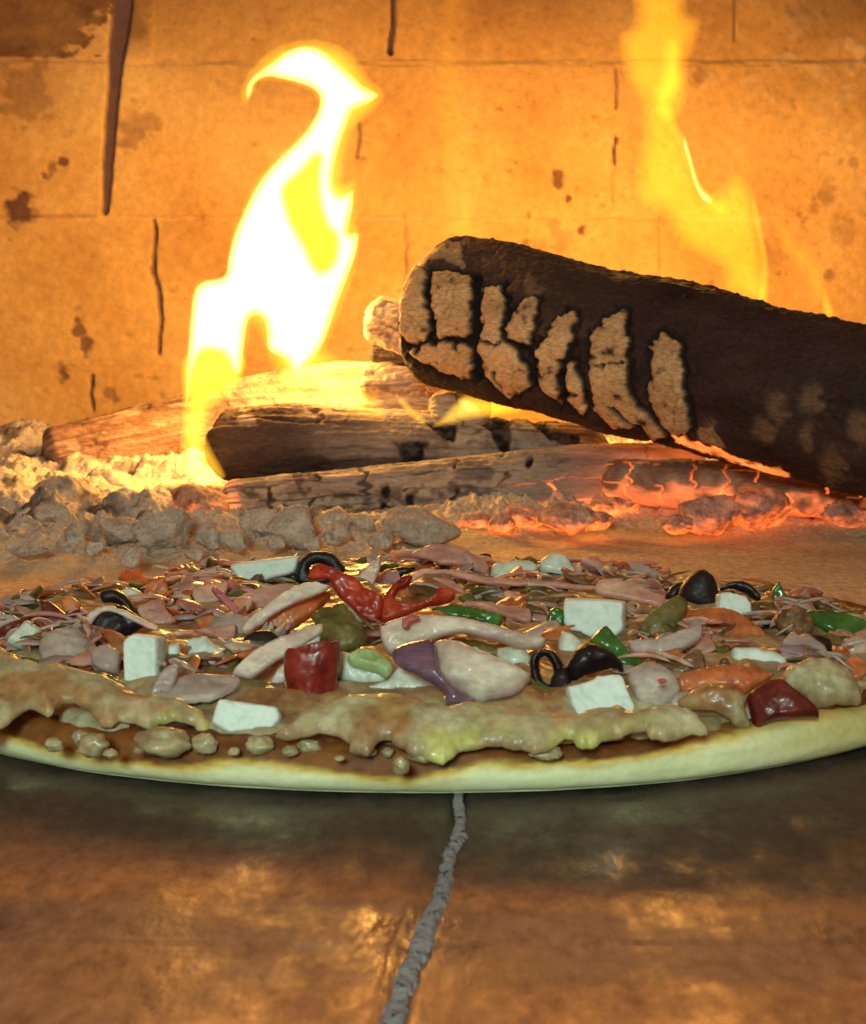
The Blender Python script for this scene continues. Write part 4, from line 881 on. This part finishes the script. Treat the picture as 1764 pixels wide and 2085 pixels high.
T_('cheese cube', 'cheese_cube', 'feta', 3, [(920, 365), (970, 352), (1080, 372), (1115, 430), (1115, 500), (1080, 510), (910, 470)], 'small pale cheese cube right of the domed olive', tilt=15, **fk)
T_('cheese cube', 'cheese_cube', 'feta', 3, [(985, 715), (1010, 690), (1180, 700), (1300, 745), (1310, 790), (1260, 832), (1150, 805), (1000, 792)], 'flat ragged cheese piece above the long orange tomato wedge at right', tilt=30, thick=.007, edge=.002, jag=3, rough=.0005)
T_('cheese cube', 'cheese_cube', 'feta_soft', 2, [(720, 810), (790, 830), (980, 920), (1000, 960), (950, 1020), (860, 1000), (780, 970), (610, 975), (520, 935), (640, 890)], 'grey-green melting cheese chunk in front of the purple onion wedge', tilt=45, thick=.006, edge=.002, jag=3, rough=.0006)
T_('cheese cube', 'cheese_cube', 'feta_soft', 2, [(1540, 180), (1620, 140), (1680, 155), (1750, 240), (1800, 270), (1700, 280), (1540, 250)], 'pale green softened cheese piece at the back rim, right of the pink onion petal', tilt=25, thick=.006, edge=.002)
T_('cheese cube', 'cheese_cube', 'feta_soft', 2, [(1260, 210), (1370, 190), (1500, 200), (1520, 270), (1400, 300), (1270, 290)], 'flat melted cheese piece left of the pale green one at the back rim', tilt=40, thick=.005, edge=.002, jag=3)
T_('cheese cube', 'cheese_cube', 'feta_soft', 2, [(330, 740), (420, 720), (560, 790), (660, 820), (640, 880), (520, 890), (400, 870), (340, 810)], 'pale soft cheese lump behind the red pepper cup', tilt=50, thick=.006, edge=.003, jag=4, rough=.0012)
T_('cheese cube', 'cheese_cube', 'feta_soft', 2, [(1280, 700), (1420, 690), (1480, 740), (1450, 790), (1340, 780)], 'dull soft cheese patch just left of the hollow olive ring', tilt=50, thick=.004, edge=.002)
T_('cheese cube', 'cheese_cube', 'feta_soft', 3, [(10, 600), (60, 600), (130, 650), (120, 720), (60, 740), (0, 730)], 'melted cheese bit under the big clean white cube', tilt=40, thick=.005, edge=.002)
T_('cheese cube', 'cheese_cube', 'feta_soft', 2, [(120, 620), (200, 560), (280, 570), (320, 620), (270, 680), (180, 700), (120, 680)], 'crumbly cream cheese bit beside the mossy green pepper', tilt=45, thick=.005, edge=.002, jag=4, rough=.0012)
# olives
def olive(r, pts, label, hole=None, **kw):
    kw.setdefault('thick', .0055); kw.setdefault('edge', .0022)
    if hole: kw['holes'] = [hole]
    return T_('olive', 'olive_slice', 'olive', r, pts, label, **kw)
olive(1, [(575, 370), (640, 345), (720, 372), (785, 450), (800, 505), (760, 500), (690, 440), (630, 420), (590, 420)], 'curved black olive rind standing up behind the thin onion strand at left', tilt=10, dz=.003)
olive(1, [(520, 520), (560, 465), (640, 440), (720, 450), (800, 510), (835, 560), (760, 600), (650, 650), (570, 635), (530, 590)], 'black olive disc under the thin onion strand at left', tilt=30, bulge=.001)
olive(2, [(130, 240), (160, 175), (220, 132), (290, 125), (360, 150), (412, 215), (405, 260), (330, 310), (260, 330), (180, 330), (130, 300)], 'round black olive ring standing behind the red tomato curl', hole=[(215, 215), (262, 198), (310, 212), (320, 250), (270, 268), (225, 255)], tilt=15, thick=.006)
olive(1, [(1372, 760), (1385, 660), (1450, 605), (1540, 595), (1605, 625), (1590, 690), (1500, 740), (1420, 790)], 'black olive half tucked under the long pale onion strip', tilt=35, bulge=.001)
olive(2, [(630, 262), (690, 222), (820, 215), (805, 245), (720, 275), (640, 302)], 'thin dark olive sliver left of the pink onion petal at the back', tilt=30, thick=.003)
olive(2, [(1475, 765), (1500, 712), (1560, 690), (1620, 710), (1670, 785), (1690, 850), (1680, 950), (1640, 985), (1560, 930), (1490, 885)], 'hollow black olive ring standing on edge right of the onion wedge', hole=[(1528, 760), (1565, 730), (1605, 785), (1612, 860), (1590, 890), (1545, 855)], tilt=20, yaw=-10, thick=.006, edge=.002)
olive(3, [(50, 790), (100, 695), (170, 665), (260, 700), (340, 760), (372, 820), (300, 815), (200, 840), (60, 885), (20, 860)], 'glossy black olive lump between the hollow ring and the pointed pepper', tilt=30, bulge=.003, thick=.008, edge=.004)
olive(3, [(-40, 850), (40, 800), (80, 880), (70, 960), (20, 1000), (-40, 960)], 'black olive bit wedged left of the tilted white cube', tilt=35, thick=.006)
olive(3, [(695, 340), (755, 255), (820, 230), (880, 268), (912, 350), (916, 462), (820, 472), (740, 450), (690, 400)], 'tall domed black olive half at the back right', tilt=12, thick=.009, edge=.005, bulge=.002)
olive(3, [(612, 392), (640, 332), (700, 305), (735, 305), (705, 380), (650, 415)], 'small dark olive piece leaning behind the domed olive', tilt=20, thick=.004)
olive(3, [(918, 352), (960, 312), (1030, 297), (1100, 320), (1155, 378), (1145, 410), (1100, 395), (1080, 370), (1010, 345), (960, 350)], 'flat olive arc lying behind the small pale cheese cube', tilt=25, thick=.004, dz=.003)
olive(3, [(1285, 685), (1330, 622), (1410, 600), (1540, 625), (1567, 680), (1555, 742), (1430, 750), (1340, 748), (1298, 722)], 'oval black olive at the right, above the cheese-covered tomato', tilt=15, thick=.008, edge=.004, bulge=.001)
olive(2, [(1530, 260), (1600, 245), (1680, 262), (1690, 285), (1600, 285), (1540, 278)], 'dark olive sliver under the pale green cheese at the back rim', tilt=30, thick=.003)
olive(3, [(-60, 330), (0, 325), (60, 345), (40, 362), (-40, 355)], 'tiny dark olive sliver behind the big clean white cube', tilt=30, thick=.0025)
# tomato
def tom(r, pts, label, mat='red', **kw):
    kw['thick'] = kw.get('thick', .0045) * .75; kw.setdefault('edge', .0008); kw.setdefault('corner', .35); kw.setdefault('rough', .0009); kw.setdefault('rscale', 240); return T_('tomato', 'tomato_piece', mat, r, pts, label, **kw)
tom(2, [(200, 290), (225, 212), (290, 208), (400, 255), (480, 285), (530, 345), (625, 385), (625, 470), (600, 550), (520, 530), (430, 440), (365, 375), (330, 310), (245, 295)], 'crinkled bright red tomato curl in front of the olive ring', tilt=22, thick=.006, bulge=.002, rough=.0014, rscale=260)
tom(2, [(615, 520), (625, 420), (680, 330), (740, 280), (800, 275), (780, 330), (720, 360), (700, 410), (760, 430), (880, 430), (930, 390), (960, 340), (1045, 352), (1040, 400), (970, 435), (900, 450), (760, 500), (660, 540)], 'red tomato ring opened like a cup, centre back', tilt=28, thick=.006, bulge=.001, rough=.0010, rscale=260)
tom(2, [(740, 290), (820, 280), (900, 285), (970, 330), (950, 400), (880, 420), (780, 410), (720, 370)], 'translucent tomato flesh inside the red ring', mat='orange', tilt=40, thick=.003, back=1.2)
def pepper_cup():
    p = onz(556 + .3546 * 218, 1077.4 + .3546 * 1060, .0120); rr = 168 * .3546 * p[1] / F; hh = .0150; na = 90
    prof = [(.50, 0), (.84, .0002), (.93, .25), (.90, .45), (1.0, .62), (1.02, .80), (.97, .95), (.90, 1.0), (.84, .95), (.82, .78), (.80, .5), (.6, .35), (0, .30)]
    pp = smooth(prof, 4, .5, False); A = np.linspace(0, 2 * math.pi, na, endpoint=False); V = []
    for q, zz in pp:
        C = np.column_stack([np.cos(A), np.sin(A), np.full(na, zz * 1.5)])
        k = rr * q * (1 + .10 * fbm(C, 1.6, 3, 3) + .03 * fbm(C, 6, 2, 4))
        V.append(np.column_stack([p[0] + k * np.cos(A), p[1] + rr * .95 + k * np.sin(A), p[2] - .0008 + hh * (zz + .10 * fbm(C, 1.2, 2, 6) * zz) + .16 * k * np.cos(A)]))
    o = link_mesh('pepper_ring', np.vstack(V), grid_faces(len(pp), na, wrap=True), M['cupred'])
    tag(o, 'deep red hollow pepper cup behind the front cheese edge, left of centre', 'pepper')
    AVOID.append(R(2, [(40, 760), (400, 760), (400, 1090), (40, 1090)]))
pepper_cup()
tom(2, [(390, 890), (450, 850), (560, 850), (640, 845), (610, 905), (500, 960), (400, 985)], 'small orange tomato wedge right of the deep red pepper cup', mat='orange', tilt=40, thick=.005)
tom(3, [(715, 480), (800, 475), (1000, 510), (1120, 570), (1198, 640), (1080, 672), (900, 640), (760, 600), (690, 585)], 'broad orange tomato slice below the small pale cheese cube', mat='orange', tilt=45, bulge=.003, thick=.004)
tom(3, [(670, 870), (760, 830), (900, 800), (1060, 800), (1235, 842), (1110, 920), (1060, 955), (900, 930), (780, 950), (700, 968)], 'long orange-red tomato wedge near the front right', mat='orange', tilt=35, bulge=.002, thick=.005)
tom(3, [(1075, 975), (1120, 930), (1250, 870), (1330, 940), (1440, 1020), (1490, 1085), (1250, 1115), (1130, 1145), (1095, 1060)], 'dark wine-red tomato skin at the right front rim', mat='darkred', tilt=35, bulge=.003, thick=.005, z=.0105)
tom(3, [(1093, 942), (1180, 890), (1280, 843), (1302, 856), (1190, 925), (1112, 958)], 'rolled orange rim of tomato above the wine-red skin', mat='orange', tilt=25, thick=.003, z=.016)
tom(1, [(-40, 600), (100, 530), (235, 480), (230, 415), (300, 430), (390, 490), (470, 440), (475, 560), (400, 590), (260, 600), (160, 560), (30, 650), (-40, 680)], 'dark red tomato skins crossing at the far left edge', mat='darkred', tilt=30, thick=.004, bulge=.001, rough=.001)
tom(1, [(820, 375), (855, 310), (940, 270), (962, 340), (985, 410), (930, 400), (850, 405)], 'small upright red-orange tomato shard left of the back cheese slab', mat='orange', tilt=15, thick=.003)
tom(1, [(345, 405), (410, 388), (465, 440), (415, 515), (375, 480)], 'glowing orange tomato flake next to the crossing dark red skins', mat='orange', tilt=20, thick=.0025)
tom(3, [(440, 575), (448, 502), (490, 490), (512, 540), (480, 588)], 'tiny bright red-orange bit right of the big clean white cube', mat='red', tilt=20, thick=.003, edge=.0015)
tom(3, [(1600, 800), (1640, 760), (1700, 725), (1764, 760), (1790, 820), (1700, 880), (1640, 860)], 'red tomato piece at the right edge above the melted cheese fold', mat='orange', tilt=40, thick=.004)
tom(3, [(1050, 520), (1130, 512), (1222, 550), (1175, 592), (1110, 560)], 'dark red sliver beside the broad orange tomato slice', mat='darkred', tilt=35, thick=.003)
tom(2, [(1240, 1015), (1330, 970), (1445, 975), (1435, 1030), (1300, 1045)], 'flat orange tomato scrap under the tip of the onion wedge', mat='orange', tilt=50, thick=.003)
tom(2, [(1150, 150), (1250, 143), (1255, 175), (1325, 180), (1245, 205), (1185, 185)], 'dark red scrap with a thin stalk at the back, right of the pink petal', mat='darkred', tilt=20, thick=.0025)
tom(2, [(-130, 570), (0, 480), (100, 430), (250, 370), (335, 365), (295, 440), (200, 530), (100, 595), (0, 635), (-100, 630)], 'long rusty orange tomato wedge leaning under a pale onion arc', mat='orange', tilt=32, thick=.006, bulge=.002)
tom(2, [(1190, 300), (1280, 290), (1330, 330), (1270, 360), (1200, 345)], 'small orange tomato crumb under the long onion threads at the back', mat='orange', tilt=40, thick=.003)
tom(1, [(1130, 520), (1250, 500), (1330, 540), (1280, 590), (1150, 580)], 'rusty red tomato scrap among chopped pink onion at left', mat='orange', tilt=45, thick=.003)
tom(3, [(230, 320), (290, 280), (370, 300), (420, 330), (330, 350), (250, 350)], 'soft orange tomato scrap behind the big clean white cube', mat='orange', tilt=40, thick=.003)
# green pepper
def pep(r, pts, label, mat='green', **kw):
    kw.setdefault('thick', .0026); kw.setdefault('edge', .0006); kw.setdefault('corner', .3); return T_('pepper', 'pepper_piece', mat, r, pts, label, **kw)
pep(2, [(915, 455), (1060, 438), (1200, 468), (1312, 490), (1310, 552), (1285, 565), (1080, 525), (960, 505)], 'dark green pepper strip behind the large onion arc', tilt=25, bulge=.001)
pep(2, [(1562, 540), (1590, 462), (1640, 448), (1668, 480), (1664, 600), (1605, 635), (1565, 595)], 'upright green pepper piece left of the big clean white cube', tilt=12)
pep(3, [(172, 652), (220, 588), (272, 558), (332, 640), (400, 710), (495, 762), (472, 805), (385, 825), (325, 760), (250, 695)], 'pointed bright green pepper piece in front of the big clean white cube', tilt=25, bulge=.002, z=.016)
pep(3, [(1398, 490), (1440, 470), (1600, 505), (1790, 560), (1790, 610), (1640, 638), (1500, 595)], 'long green pepper boat at the right edge', tilt=35, bulge=.003)
pep(3, [(1228, 350), (1268, 298), (1302, 370), (1338, 432), (1312, 465), (1230, 445)], 'small upright green pepper shard at the back right', tilt=15)
pep(3, [(1180, 470), (1220, 450), (1290, 470), (1270, 510), (1200, 505)], 'small dark green scrap at the foot of the upright shard', tilt=35, thick=.003)
pep(2, [(430, 745), (520, 700), (600, 718), (690, 795), (655, 840), (560, 805), (450, 775)], 'light green pepper flesh right behind the orange wedge', mat='pale_green', tilt=50, thick=.004, dz=.002, rough=.0008)
pep(2, [(215, 505), (330, 460), (430, 488), (520, 568), (545, 640), (480, 695), (360, 722), (280, 650), (235, 570)], 'mossy cooked pepper bulb left of the large onion arc', mat='moss', tilt=50, thick=.004, edge=.001, bulge=.002, rough=.0022, rscale=200, jag=6)
pep(1, [(515, 830), (640, 850), (745, 925), (860, 910), (985, 930), (860, 962), (740, 955), (600, 905)], 'dark green pepper skin under the tall white cheese cube', tilt=50, thick=.003)
pep(1, [(105, 750), (240, 760), (305, 820), (250, 838), (160, 795)], 'dark green scrap below the mauve onion slice at left', tilt=45, thick=.003)
pep(1, [(1255, 745), (1310, 690), (1365, 740), (1350, 810), (1262, 840)], 'olive-brown pepper bit at the right of the ragged cheese crumb', mat='moss', tilt=30, thick=.004)
pep(3, [(440, 605), (500, 520), (600, 440), (680, 390), (745, 430), (705, 530), (645, 615), (520, 650)], 'brown-green leaning pepper slab below the domed olive', mat='moss', tilt=30, thick=.005, bulge=.002)
pep(2, [(1445, 395), (1560, 350), (1665, 390), (1610, 435), (1520, 425)], 'dull green pepper bit behind the upright green piece', mat='moss', tilt=40)
pep(2, [(1440, 890), (1540, 900), (1640, 950), (1690, 1030), (1560, 1045), (1445, 1015)], 'dark green wet pepper under the hollow olive ring', tilt=50, mat='green')
pep(2, [(990, 640), (1120, 632), (1280, 670), (1290, 735), (1200, 725), (1080, 680)], 'khaki pepper piece under the right half of the large onion arc', mat='moss', tilt=35)
pep(1, [(1390, 870), (1480, 880), (1600, 900), (1640, 980), (1560, 1000), (1330, 960)], 'dark brown-green pepper behind the wide white block', mat='moss', tilt=55)
pep(2, [(1060, 390), (1140, 370), (1180, 420), (1120, 440)], 'little olive-green scrap above the dark green strip', mat='moss', tilt=40, thick=.003)
pep(1, [(1530, 295), (1600, 262), (1700, 250), (1700, 292), (1640, 290), (1560, 312)], 'dark green arc between the back cheese slab and the olive ring', tilt=30, thick=.003)
# mushroom
def mush(r, pts, label, **kw):
    kw.setdefault('thick', .005); return T_('mushroom', 'mushroom_piece', 'mushroom', r, pts, label, **kw)
mush(3, [(620, 805), (700, 742), (800, 700), (842, 760), (832, 815), (700, 855), (650, 865)], 'dark roasted mushroom piece left of the flat ragged cheese', tilt=35, rough=.001)
mush(3, [(920, 752), (960, 738), (985, 790), (935, 808)], 'tiny dark mushroom bit touching the flat ragged cheese', tilt=30, thick=.003)
mush(3, [(1240, 520), (1290, 470), (1400, 460), (1470, 560), (1420, 620), (1320, 600), (1270, 570)], 'golden roasted mushroom beside the long green pepper boat', tilt=40, rough=.0015)
mush(3, [(1350, 420), (1450, 395), (1560, 450), (1580, 490), (1450, 465), (1370, 450)], 'golden brown mushroom rim behind the long green pepper boat', tilt=35, rough=.001, thick=.004)
mush(1, [(930, 430), (1000, 460), (1090, 490), (1085, 520), (1020, 510), (950, 480)], 'amber curled mushroom strip among chopped onion at left', tilt=30, thick=.0025)
mush(3, [(440, 290), (560, 280), (650, 310), (620, 350), (520, 340), (450, 330)], 'golden mushroom scrap left of the domed olive at the back', tilt=40, thick=.003)
mush(3, [(560, 760), (640, 735), (700, 770), (660, 800), (600, 800)], 'brown mushroom scrap behind the pale onion dome', tilt=40, thick=.004)
# onions
def oni(r, pts, label, mat='onion', **kw):
    kw['thick'] = kw.get('thick', .0035) * .72; kw['edge'] = kw.get('edge', .0014) * .45; kw.setdefault('corner', .38); return T_('onion', 'onion_slice', mat, r, pts, label, **kw)
oni(2, [(610, 590), (650, 542), (750, 510), (900, 503), (1060, 515), (1250, 560), (1420, 610), (1562, 630), (1545, 690), (1420, 692), (1280, 662), (1120, 622), (980, 632), (880, 662), (740, 702), (670, 722), (640, 685)], 'large white onion arc bridging the middle of the pizza', tilt=25, thick=.006, edge=.0025, bulge=.003, z=.019)
oni(2, [(745, 570), (742, 515), (790, 488), (838, 500), (835, 525), (790, 540), (775, 572)], 'small red onion fleck lying on the large white arc', mat='onion_pink', tilt=25, thick=.002, edge=.001, z=.0262, attrs=lambda V, sd: {'purple': np.ones(len(V))})
wd = T_('onion', 'onion_wedge', 'onion', 2, [(920, 665), (1010, 650), (1200, 740), (1380, 810), (1478, 862), (1440, 922), (1370, 962), (1250, 992), (1180, 1002), (1060, 935), (975, 865), (935, 765)], 'thick purple-backed onion wedge in the front centre', tilt=38, thick=.007, edge=.003, bulge=.003, z=.0145)
slab('onion_skin', 'purple', R(2, [(690, 700), (850, 650), (925, 662), (945, 770), (985, 870), (1070, 940), (1180, 1008), (1080, 1030), (1000, 1022), (980, 940), (850, 860), (715, 785)]), parent=wd, z=.0150, tilt=38, thick=.005, edge=.002, bulge=.001)
oni(1, [(448, 610), (488, 512), (560, 452), (640, 438), (760, 488), (900, 556), (912, 582), (850, 572), (740, 520), (640, 472), (572, 492), (522, 560), (492, 635)], 'thin pinkish onion strand arching over the black olive at left', tilt=18, thick=.002, edge=.001, dz=.001)
oni(1, [(225, 695), (258, 612), (340, 590), (450, 590), (540, 670), (532, 740), (500, 822), (420, 842), (300, 822), (240, 765)], 'rounded mauve onion slice at the left', mat='onion_grey', tilt=35, bulge=.003)
oni(1, [(530, 705), (620, 670), (690, 720), (690, 832), (640, 845), (532, 795)], 'glossy onion piece between the mauve slice and the tall cheese cube', mat='onion_grey', tilt=35, bulge=.002)
oni(1, [(862, 935), (955, 790), (1032, 795), (985, 930), (900, 968)], 'short pale onion strip leaning in front of the tall cheese cube', mat='onion_grey', tilt=25, thick=.003, z=.015)
oni(1, [(1330, 832), (1420, 732), (1560, 650), (1764, 570), (1850, 540), (1850, 590), (1780, 650), (1640, 735), (1500, 832), (1440, 865)], 'long pale onion strip slanting up to the right of the olive half', tilt=25, thick=.004, bulge=.001, dz=.002)
oni(2, [(-180, 565), (-60, 460), (60, 370), (150, 320), (250, 305), (335, 330), (250, 385), (60, 465), (-60, 545), (-160, 605)], 'pinkish white onion arc resting on the rusty tomato wedge', tilt=25, thick=.004, bulge=.001, dz=.003)
oni(2, [(785, 150), (870, 100), (980, 93), (1100, 120), (1210, 180), (1248, 232), (1240, 285), (1180, 255), (1060, 225), (960, 215), (870, 180)], 'big pink onion petal at the back rim of the pizza', mat='onion_pink', tilt=20, thick=.004, bulge=.003)
oni(2, [(755, 285), (860, 230), (1000, 235), (1200, 268), (1400, 290), (1600, 300), (1764, 318), (1900, 340), (1764, 348), (1500, 332), (1250, 322), (1100, 292), (980, 262), (880, 264), (800, 305)], 'very long thin onion thread running along the back right', mat='onion_pink', tilt=35, thick=.0025, edge=.001, dz=.002)
oni(2, [(478, 275), (560, 200), (622, 148), (612, 240), (572, 325), (540, 295)], 'small upright triangular onion flake behind the red tomato curl', tilt=15, thick=.0025, edge=.001)
oni(3, [(400, 650), (560, 640), (700, 590), (812, 545), (828, 600), (792, 655), (680, 715), (560, 740), (430, 725)], 'pale curved onion slice in front of the orange tomato slice', mat='onion_grey', tilt=35, thick=.004, bulge=.001, dz=.002)
oni(3, [(742, 430), (785, 468), (803, 550), (762, 545), (748, 490)], 'narrow upright onion sliver crossing the orange tomato slice', mat='onion_pink', tilt=15, thick=.002, edge=.001, z=.017)
oni(3, [(385, 860), (430, 812), (500, 790), (590, 820), (670, 880), (697, 960), (645, 1020), (560, 1045), (450, 1020), (410, 925)], 'pale onion dome with a red dot, right of the tilted white cube', mat='onion_grey', tilt=35, thick=.005, bulge=.004, z=.0125)
oni(3, [(560, 862), (600, 856), (622, 876), (585, 884)], 'dark red onion fleck stuck on the pale onion dome', mat='onion_pink', tilt=35, thick=.0012, edge=.0006, z=.0215, attrs=lambda V, sd: {'purple': np.ones(len(V))}, step=3)
oni(3, [(1600, 705), (1660, 642), (1790, 600), (1790, 720), (1650, 740)], 'pinkish onion slice at the right edge by the oval olive', mat='onion_pink', tilt=35, bulge=.002)
oni(3, [(200, 340), (270, 292), (420, 320), (600, 400), (640, 450), (560, 450), (400, 420), (250, 390)], 'broad peach onion slice between the big cube and the domed olive', mat='onion_pink', tilt=45, bulge=.001)
oni(3, [(170, 265), (260, 200), (400, 188), (540, 230), (625, 288), (500, 298), (380, 305), (250, 298)], 'flat translucent onion layer at the far back right rim', mat='onion_grey', tilt=50, thick=.003)
oni(1, [(1000, 365), (1110, 330), (1300, 308), (1285, 400), (1150, 440), (1020, 425)], 'chopped pink onion chunk below the back cheese slab, left part', mat='onion_pink', tilt=35, thick=.004)
oni(1, [(1350, 405), (1500, 340), (1690, 318), (1650, 392), (1520, 455), (1400, 475)], 'chopped pink onion chunk under the back cheese slab, right part', mat='onion_pink', tilt=35, thick=.004)
oni(1, [(790, 455), (930, 398), (962, 470), (1015, 535), (880, 565), (810, 520)], 'rosy onion chunk right of the left olive disc', mat='onion_pink', tilt=30, thick=.004)
oni(1, [(1212, 352), (1240, 328), (1330, 410), (1435, 505), (1440, 525), (1380, 510), (1260, 410)], 'dark purple onion stick pointing down to the right', mat='onion_pink', tilt=25, thick=.0025, edge=.001, attrs=lambda V, sd: {'purple': np.ones(len(V))}, dz=.002)
oni(1, [(1265, 330), (1290, 290), (1330, 350), (1340, 390), (1300, 380)], 'tiny purple onion tip behind the dark purple stick', mat='onion_pink', tilt=15, thick=.002, edge=.001, attrs=lambda V, sd: {'purple': np.ones(len(V))})
oni(1, [(1545, 885), (1620, 780), (1680, 770), (1660, 850), (1590, 905)], 'short white onion strip left of the deep red pepper cup', tilt=30, thick=.003)
oni(2, [(330, 440), (450, 438), (560, 555), (575, 610), (470, 520), (360, 480)], 'see-through onion arc right of the rusty tomato wedge', mat='onion_grey', tilt=30, thick=.0025, edge=.001)
oni(1, [(940, 605), (1020, 585), (1110, 580), (1130, 600), (1030, 615), (1000, 630)], 'thin pink onion strip above the ragged cheese crumb', mat='onion_pink', tilt=30, thick=.002, edge=.001)
oni(1, [(1110, 590), (1250, 560), (1350, 545), (1350, 620), (1280, 660), (1230, 620)], 'pale pink onion bit right of the ragged cheese crumb', mat='onion_pink', tilt=35)
oni(2, [(1330, 360), (1420, 370), (1470, 430), (1440, 445), (1380, 410), (1330, 400)], 'curled onion thread above the right end of the dark green strip', mat='onion_pink', tilt=30, thick=.002, edge=.001)
oni(2, [(1060, 560 - 120), (1150, 420), (1350, 440), (1480, 470), (1470, 540), (1330, 500), (1200, 450)], 'soft peach onion layer behind the right end of the dark green strip', mat='onion_pink', tilt=50, thick=.003)
oni(2, [(1000, 650), (1120, 680), (1280, 740), (1400, 800), (1300, 780), (1150, 725)], 'thin onion layer peeling above the purple-backed wedge', tilt=35, thick=.002, edge=.001, z=.019)
oni(1, [(-60, 430), (0, 470), (80, 500), (110, 525), (20, 560), (-60, 590)], 'grey onion scrap at the extreme left edge behind the dark red skins', mat='onion_grey', tilt=30)
oni(3, [(640, 960), (700, 940), (760, 950), (740, 1000), (680, 1030), (640, 1020)], 'small wet onion bit between the pale dome and the cheese fold', mat='onion_grey', tilt=45, thick=.003)
oni(1, [(600, 905), (760, 960), (900, 975), (1080, 860), (1300, 850), (1390, 880), (1300, 960), (1150, 1000), (900, 1020), (700, 990)], 'broad greyish onion layer lying between the tall cube and the wide block', mat='onion_grey', tilt=66, thick=.003, z=.0135, bulge=.001)
oni(3, [(820, 600), (900, 610), (1020, 660), (1000, 680), (880, 690), (800, 680), (790, 640)], 'peach onion bit below the broad orange tomato slice', mat='onion_pink', tilt=45)
oni(2, [(900, 280), (1010, 285), (1080, 330), (1120, 380), (1060, 370), (980, 320)], 'curved pink onion sliver just above the red tomato ring', mat='onion_pink', tilt=35, thick=.002, edge=.001, dz=.002)

crumbs('chopped_onion', 'onion_pink', 5, 900, .35, .003)
crumbs('onion_shreds', 'onion_grey', 6, 620, .5, .0026)
crumbs('chopped_tomato', 'orange', 7, 330, .6, .0018)
crumbs('chopped_pepper', 'moss', 8, 330, .6, .0016)
crumbs('roasted_scraps', 'mushroom', 9, 330, .6, .0014)
